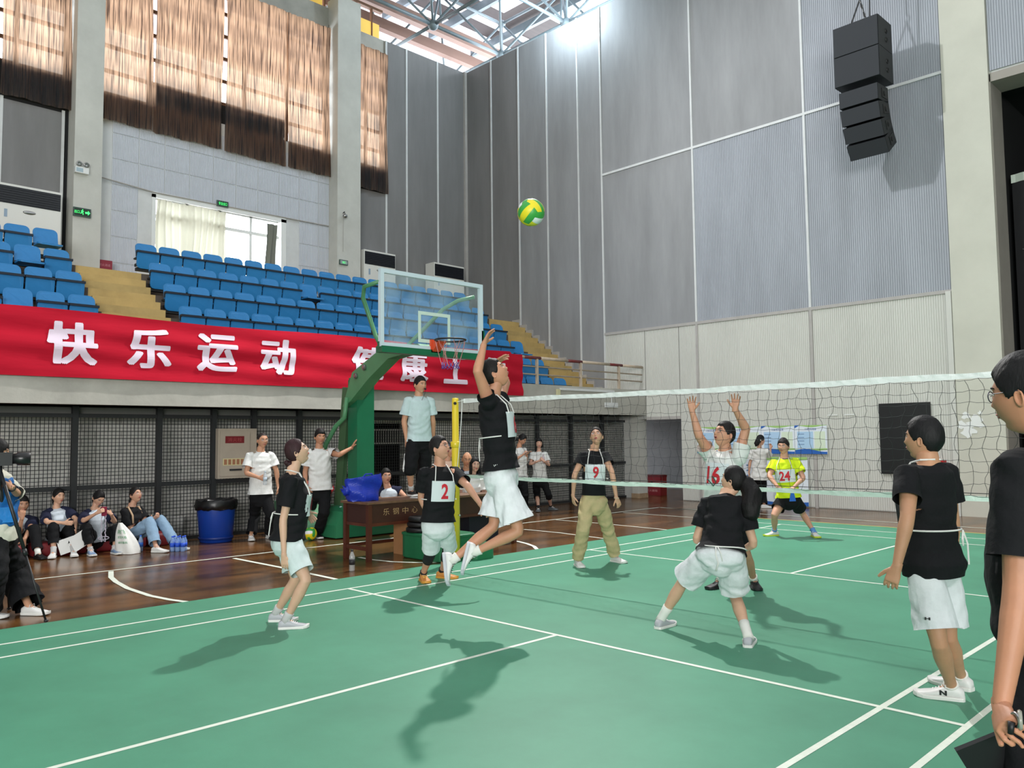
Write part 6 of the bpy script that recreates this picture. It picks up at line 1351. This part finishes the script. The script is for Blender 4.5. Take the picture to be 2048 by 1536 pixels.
# standing men
q5=person('standing man in glasses with shaved head, white t-shirt, holding a water bottle',1.70,'m',(521,988),(520,912),(525,881),12,22,0,base=(520,1081),
  R=(492,946,-1,518,955,-1,536,960,0,.75),L=(553,942,0,556,972,0,556,985,0,.3),LL=dict(k=(541,1030),a=(538,1067),f=25),LR=dict(k=(510,1030),a=(502,1070),f=5),
  top=dict(m=WHT,hem=.0,slv=.66,loose=.028,sr=1.55,collar=WHT),bot=dict(m=BTR,hem=1.92,w=.085,rk=.088,loose=.02,n='trousers'),shoes=(WS,WSo,LW),hair=('shaved',(52,44,42),.02),glasses=(120,120,110),skc=(196,146,116),voxel=.0085)
bottle(tuple(q5.arms['R']['h']+V3(0,0,-.10)-q5.F*.03+q5.R*.03),'clear water bottle in the hand of the shaven-headed man',.22,.032,(206,216,222),(190,206,220))
q6=person('young man in white t-shirt and black trousers leaning one hand on the green post',1.74,'m',(640,978),(638,905),(640,874),8,18,-2,base=(640,1078),
  R=(610,944,0,612,972,-1,620,985,0,.3),L=(678,910,-1,704,895,1,711,881,0,.1,lambda q:q.R,.3),LL=dict(k=(648,1025),a=(636,1066),f=15),LR=dict(k=(620,1018),a=(616,1056),f=-5),
  top=dict(m=WHT,hem=-.02,slv=.66,loose=.03,sr=1.6,collar=WHT,fold=.005),bot=dict(m=BTR,hem=1.9,w=.08,rk=.088,loose=.022,n='trousers'),shoes=(BS,WSo,None,(SKW,.05)),hair=('fringe',(18,17,18),.11),skc=(190,138,108),voxel=.0085)
# photographer
q7=person('photographer in a blue vest, cream sweater and wide black trousers at the left edge',1.70,'f',(-2,1062),(-6,940),(-8,905),80,85,-5,base=(25,1232),
  L=(35,988,-1,22,974,-1,4,966,0,.6),R=(20,990,1,20,972,1,10,962,0,.6),LL=dict(k=(28,1145),a=(58,1212),f=55),LR=dict(k=(-14,1150),a=(-30,1220),f=70),
  top=dict(m=cloth('cream_sweater',(214,212,196)),hem=-.16,slv=1.12,loose=.035,sr=1.6,n='sweater'),bot=dict(m=BTR,hem=1.93,w=.14,rk=.12,loose=.03,n='trousers',fold=.008),shoes=(WS,WSo,LW),hair=('bob',(20,18,18),.10),skc=(206,156,126),voxel=.009)
m=MB(); torso(m,q7.P,q7.N,q7.rp,q7.rs,[(.08,.178,.150,.0),(.3,.175,.148,.01),(.5,.172,.150,.015),(.7,.172,.150,.01),(.86,.150,.125,0)],q7.s); vv,ff=remesh(m,.009,2,.006,3); ve=obj_from('vest',vv,ff,cloth('blue_vest',(24,98,168),.6),q7.root)
m=MB(); cc=q7.P+(q7.N-q7.P)*.28; m.obox(cc-q7.F*.15+q7.R*.06,q7.R*.07,q7.F*.03,V3(0,0,.07)); m.obox(cc-q7.F*.15-q7.R*.09,q7.R*.05,q7.F*.03,V3(0,0,.07)); m.build('vest_pocket',cloth('blue_pocket',(30,124,200),.5),ve)
wr=q7.arms['L']; m=MB(); dd_=nrm(wr['w']-wr['e']); a_=nrm(np.cross(dd_,(0,0,1))); b_=np.cross(dd_,a_); m.tube([wr['w']-dd_*.02+.034*(a_*math.cos(u)+b_*math.sin(u)) for u in np.linspace(0,6.28,15)[:-1]],.008,6,closed=True); m.obox(wr['w']-dd_*.02-q7.F*.036,dd_*.016,q7.F*.006,b_*.018 if abs(b_@q7.F)<.7 else a_*.018); m.build('wrist_watch',M['black'],q7.root)
c=ondep(12,918,depth(q7.Hc)-.22); t=thing('video_camera','black video camera with a large lens on a tripod at the left edge','camera',c)
MB().obox(c-q7.R*.06,q7.R*.11,q7.F*.055,V3(0,0,.06)).build('camera_body',M['black'],t)
m=MB(); m.lathe([(.045,0),(.05,.05),(.062,.06),(.064,.16),(.055,.165),(.04,.14),(0,.13)],c+q7.R*.03,18,ax=q7.R); m.build('lens',M_('lens_black',(24,24,26),.3),t,True)
hd_=onz(22,1190)*0; hd_=c-q7.R*.05+V3(0,0,-.08); D0=depth(c)
t=thing('tripod','black camera tripod with slim legs standing on the wooden floor, left edge','tripod',(hd_[0],hd_[1],0)); TB=M_('tripod_black',(26,27,30),.45)
g1=onz(92,1245); g2=onz(18,1220); g3=hd_-q7.R*.45+q7.F*.1; g3[2]=0
for g_ in (g1,g2,g3):
    g_=np.array([g_[0],g_[1],.01]); mid=hd_+(g_-hd_)*.55; m=MB(); m.tube([hd_,mid],.017,8); m.tube([mid,g_],.010,8); m.tube([mid-(g_-hd_)*.02,mid+(g_-hd_)*.02],.021,8); lo_=m.build('leg',TB,t,True); m=MB(); m.ball(g_+V3(0,0,.006),.02,6,sc=(1,1,.7)); m.build('rubber_foot',M['black'],lo_,True)
m=MB(); m.tube([hd_+V3(0,0,.06),hd_-V3(0,0,.2)],.026,10); m.build('centre_column',TB,t,True)
# people around the table
q8=person('seated man in glasses and navy and white shirt behind the blue shopping bag',1.70,'m',(776,1020),(775,976),(772,953),20,25,5,D=13.4,z0=0,
  R=(754,996,0,768,1002,-1,775,1005,0,.4),L=(800,984,0,812,994,-1,815,1000,0,.4),LR=dict(k=(772,990),a=(770,1052),f=10),LL=dict(k=(792,992),a=(792,1052),f=20),
  top=polo,bot=dict(m=BTR,hem=1.85,w=.07,rk=.082,loose=.018,n='trousers'),shoes=(BS,BS),hair=('short',(22,20,20),.09),glasses=(50,50,54),skc=(200,150,124),voxel=.0095,mouth=.006)
q9=person('person with short curly hair and pale pink shirt behind player number 2',1.62,'f',(892,992),(893,928),(900,900),20,25,0,D=12.7,
  R=(874,955,0,880,985,-1,884,992,0,.3),L=(916,955,0,914,985,-1,912,992,0,.3),LR=dict(k=(880,1010),a=(880,1062),f=0),LL=dict(k=(905,1010),a=(905,1062),f=0),
  top=dict(m=cloth('pale_pink_shirt',(232,196,176)),hem=-.1,slv=.7,loose=.025),bot=dict(m=BTR,hem=1.8,w=.07,rk=.08,loose=.02,n='trousers'),shoes=(BS,BS),hair=('short',(26,22,22),.13),skc=(204,150,122),voxel=.0095)
m=MB(); rnd=random.Random(4)
for k in range(60):
    a=rnd.uniform(0,6.28); z=rnd.uniform(.25,1); r_=math.sqrt(1-z*z); m.ball(q9.toW((.082*r_*math.cos(a),.098*r_*math.sin(a)-.004,.12*z)),.017,4)
m.build('hair_curls',hairmat((26,22,22)),q9.root,True)
q10=person('bald man in navy and white polo seated left of the black-bobbed woman',1.68,'m',(932,1000),(933,944),(934,919),20,10,-8,D=13.7,
  L=(948,975,0,946,990,-1,944,998,0,.3),R=(914,975,0,918,990,-1,920,998,0,.3),LR=dict(k=(924,1012),a=(924,1060),f=0),LL=dict(k=(940,1012),a=(940,1060),f=0),
  top=polo,bot=dict(m=BTR,hem=1.8,w=.07,rk=.08,loose=.02,n='trousers'),shoes=(BS,BS),hair=('bald',(90,80,74),.015),skc=(206,150,116),voxel=.0095)
q11=person('woman with a straight black bob and white t-shirt seated behind the table',1.60,'f',(942,1010),(944,954),(950,930),12,18,0,D=12.8,
  R=(922,985,0,934,1000,-1,942,1002,0,.3),L=(966,985,0,958,1000,-1,952,1002,0,.3),LR=dict(k=(930,1020),a=(932,1062),f=10),LL=dict(k=(952,1020),a=(958,1066),f=10),
  top=dict(m=WHT,hem=-.1,slv=.75,loose=.03,sr=1.6,fold=.006),bot=dict(m=BTR,hem=1.85,w=.07,rk=.08,loose=.02,n='trousers'),shoes=(BS,BS),hair=('fem',(16,15,17),.09,'bobcut',-.15,48),skc=(212,166,146),voxel=.0095)
q12=person('woman in white t-shirt and long black trousers reading her phone by the fence',1.62,'f',(1042,957),(1037,901),(1044,879),45,55,-30,base=(1046,1026),
  R=(1028,921,-1,1048,908,-1,1056,904,0,.6),L=(1052,922,0,1054,908,-1,1059,903,0,.6),LL=dict(k=(1050,990),a=(1050,1017),f=60),LR=dict(k=(1036,992),a=(1042,1020),f=50),
  top=dict(m=WHT,hem=.02,slv=.6,loose=.02),bot=dict(m=BTR,hem=1.95,w=.08,rk=.085,loose=.02,n='trousers'),shoes=(WS,WSo,LW),hair=('fem',(20,18,20),.09,'lowbun'),skc=(206,152,122),voxel=.0095)
phone(q12.arms['R']['h']+q12.R*.03+V3(0,0,.02)-q12.F*.02,q12.F,nrm(q12.R+V3(0,0,.5)),'dark phone held by the woman reading by the fence')
q13=person('woman with a short black bob in white t-shirt and black capri trousers',1.60,'f',(1079,958),(1078,905),(1078,887),5,5,0,base=(1092,1022),
  R=(1060,928,-1,1080,921,-1,1088,917,0,.6),L=(1098,930,-1,1088,922,-1,1084,918,0,.6),LL=dict(k=(1097,990),a=(1102,1013),f=50),LR=dict(k=(1074,990),a=(1077,1016),f=-5),
  top=dict(m=WHT,hem=-.04,slv=.66,loose=.028,sr=1.6),bot=dict(m=BTR,hem=1.25,w=.075,rk=.08,loose=.015,n='capri_trousers'),shoes=(M_('grey_shoe',(104,110,116)),M_('grey_sole',(120,124,128)),LW,(SKB,.05)),hair=('fringe',(18,16,18),.09,'bobcut',-.10,55),skc=(214,168,146),voxel=.0095)
bottle(tuple(q13.arms['R']['h']+V3(0,0,-.07)-q13.F*.03+q13.R*.02),'clear bottle held by the woman with the short black bob',.18,.028,(220,206,216),(206,180,190))
q14=person('woman with tied black hair in pale t-shirt reading the wall posters, back turned',1.60,'f',(1519,952),(1518,902),(1521,881),165,120,0,base=(1519,1017),
  R=(1540,912,1,1541,897,1,1541,888,0,.4),L=(1500,925,0,1498,945,0,1498,952,0,.3),LL=dict(k=(1510,982),a=(1509,1008),f=100),LR=dict(k=(1525,980),a=(1528,1009),f=95),
  top=dict(m=cloth('pale_print_tshirt',(218,216,212)),hem=-.14,slv=.75,loose=.035,sr=1.7,fold=.006),bot=dict(m=BTR,hem=1.95,w=.085,rk=.088,loose=.02,n='trousers'),shoes=(WS,WSo,LW),hair=('fem',(16,15,17),.10,'pony',lambda q:[q.toW((0,-.08,.03)),q.Hc-q.R*.05-q.F*.08,q.Hc-q.R*.09-q.F*.08+V3(0,0,-.08),q.Hc-q.R*.11-q.F*.07+V3(0,0,-.13)],1.3),skc=(206,156,130),voxel=.0095)
m=MB(); m.tube([q14.Hc-q14.F*.12+V3(0,0,.03),q14.Hc-q14.F*.12+V3(0,0,-.01)],.006,5); m.build('hair_clip',M['white'],q14.root)
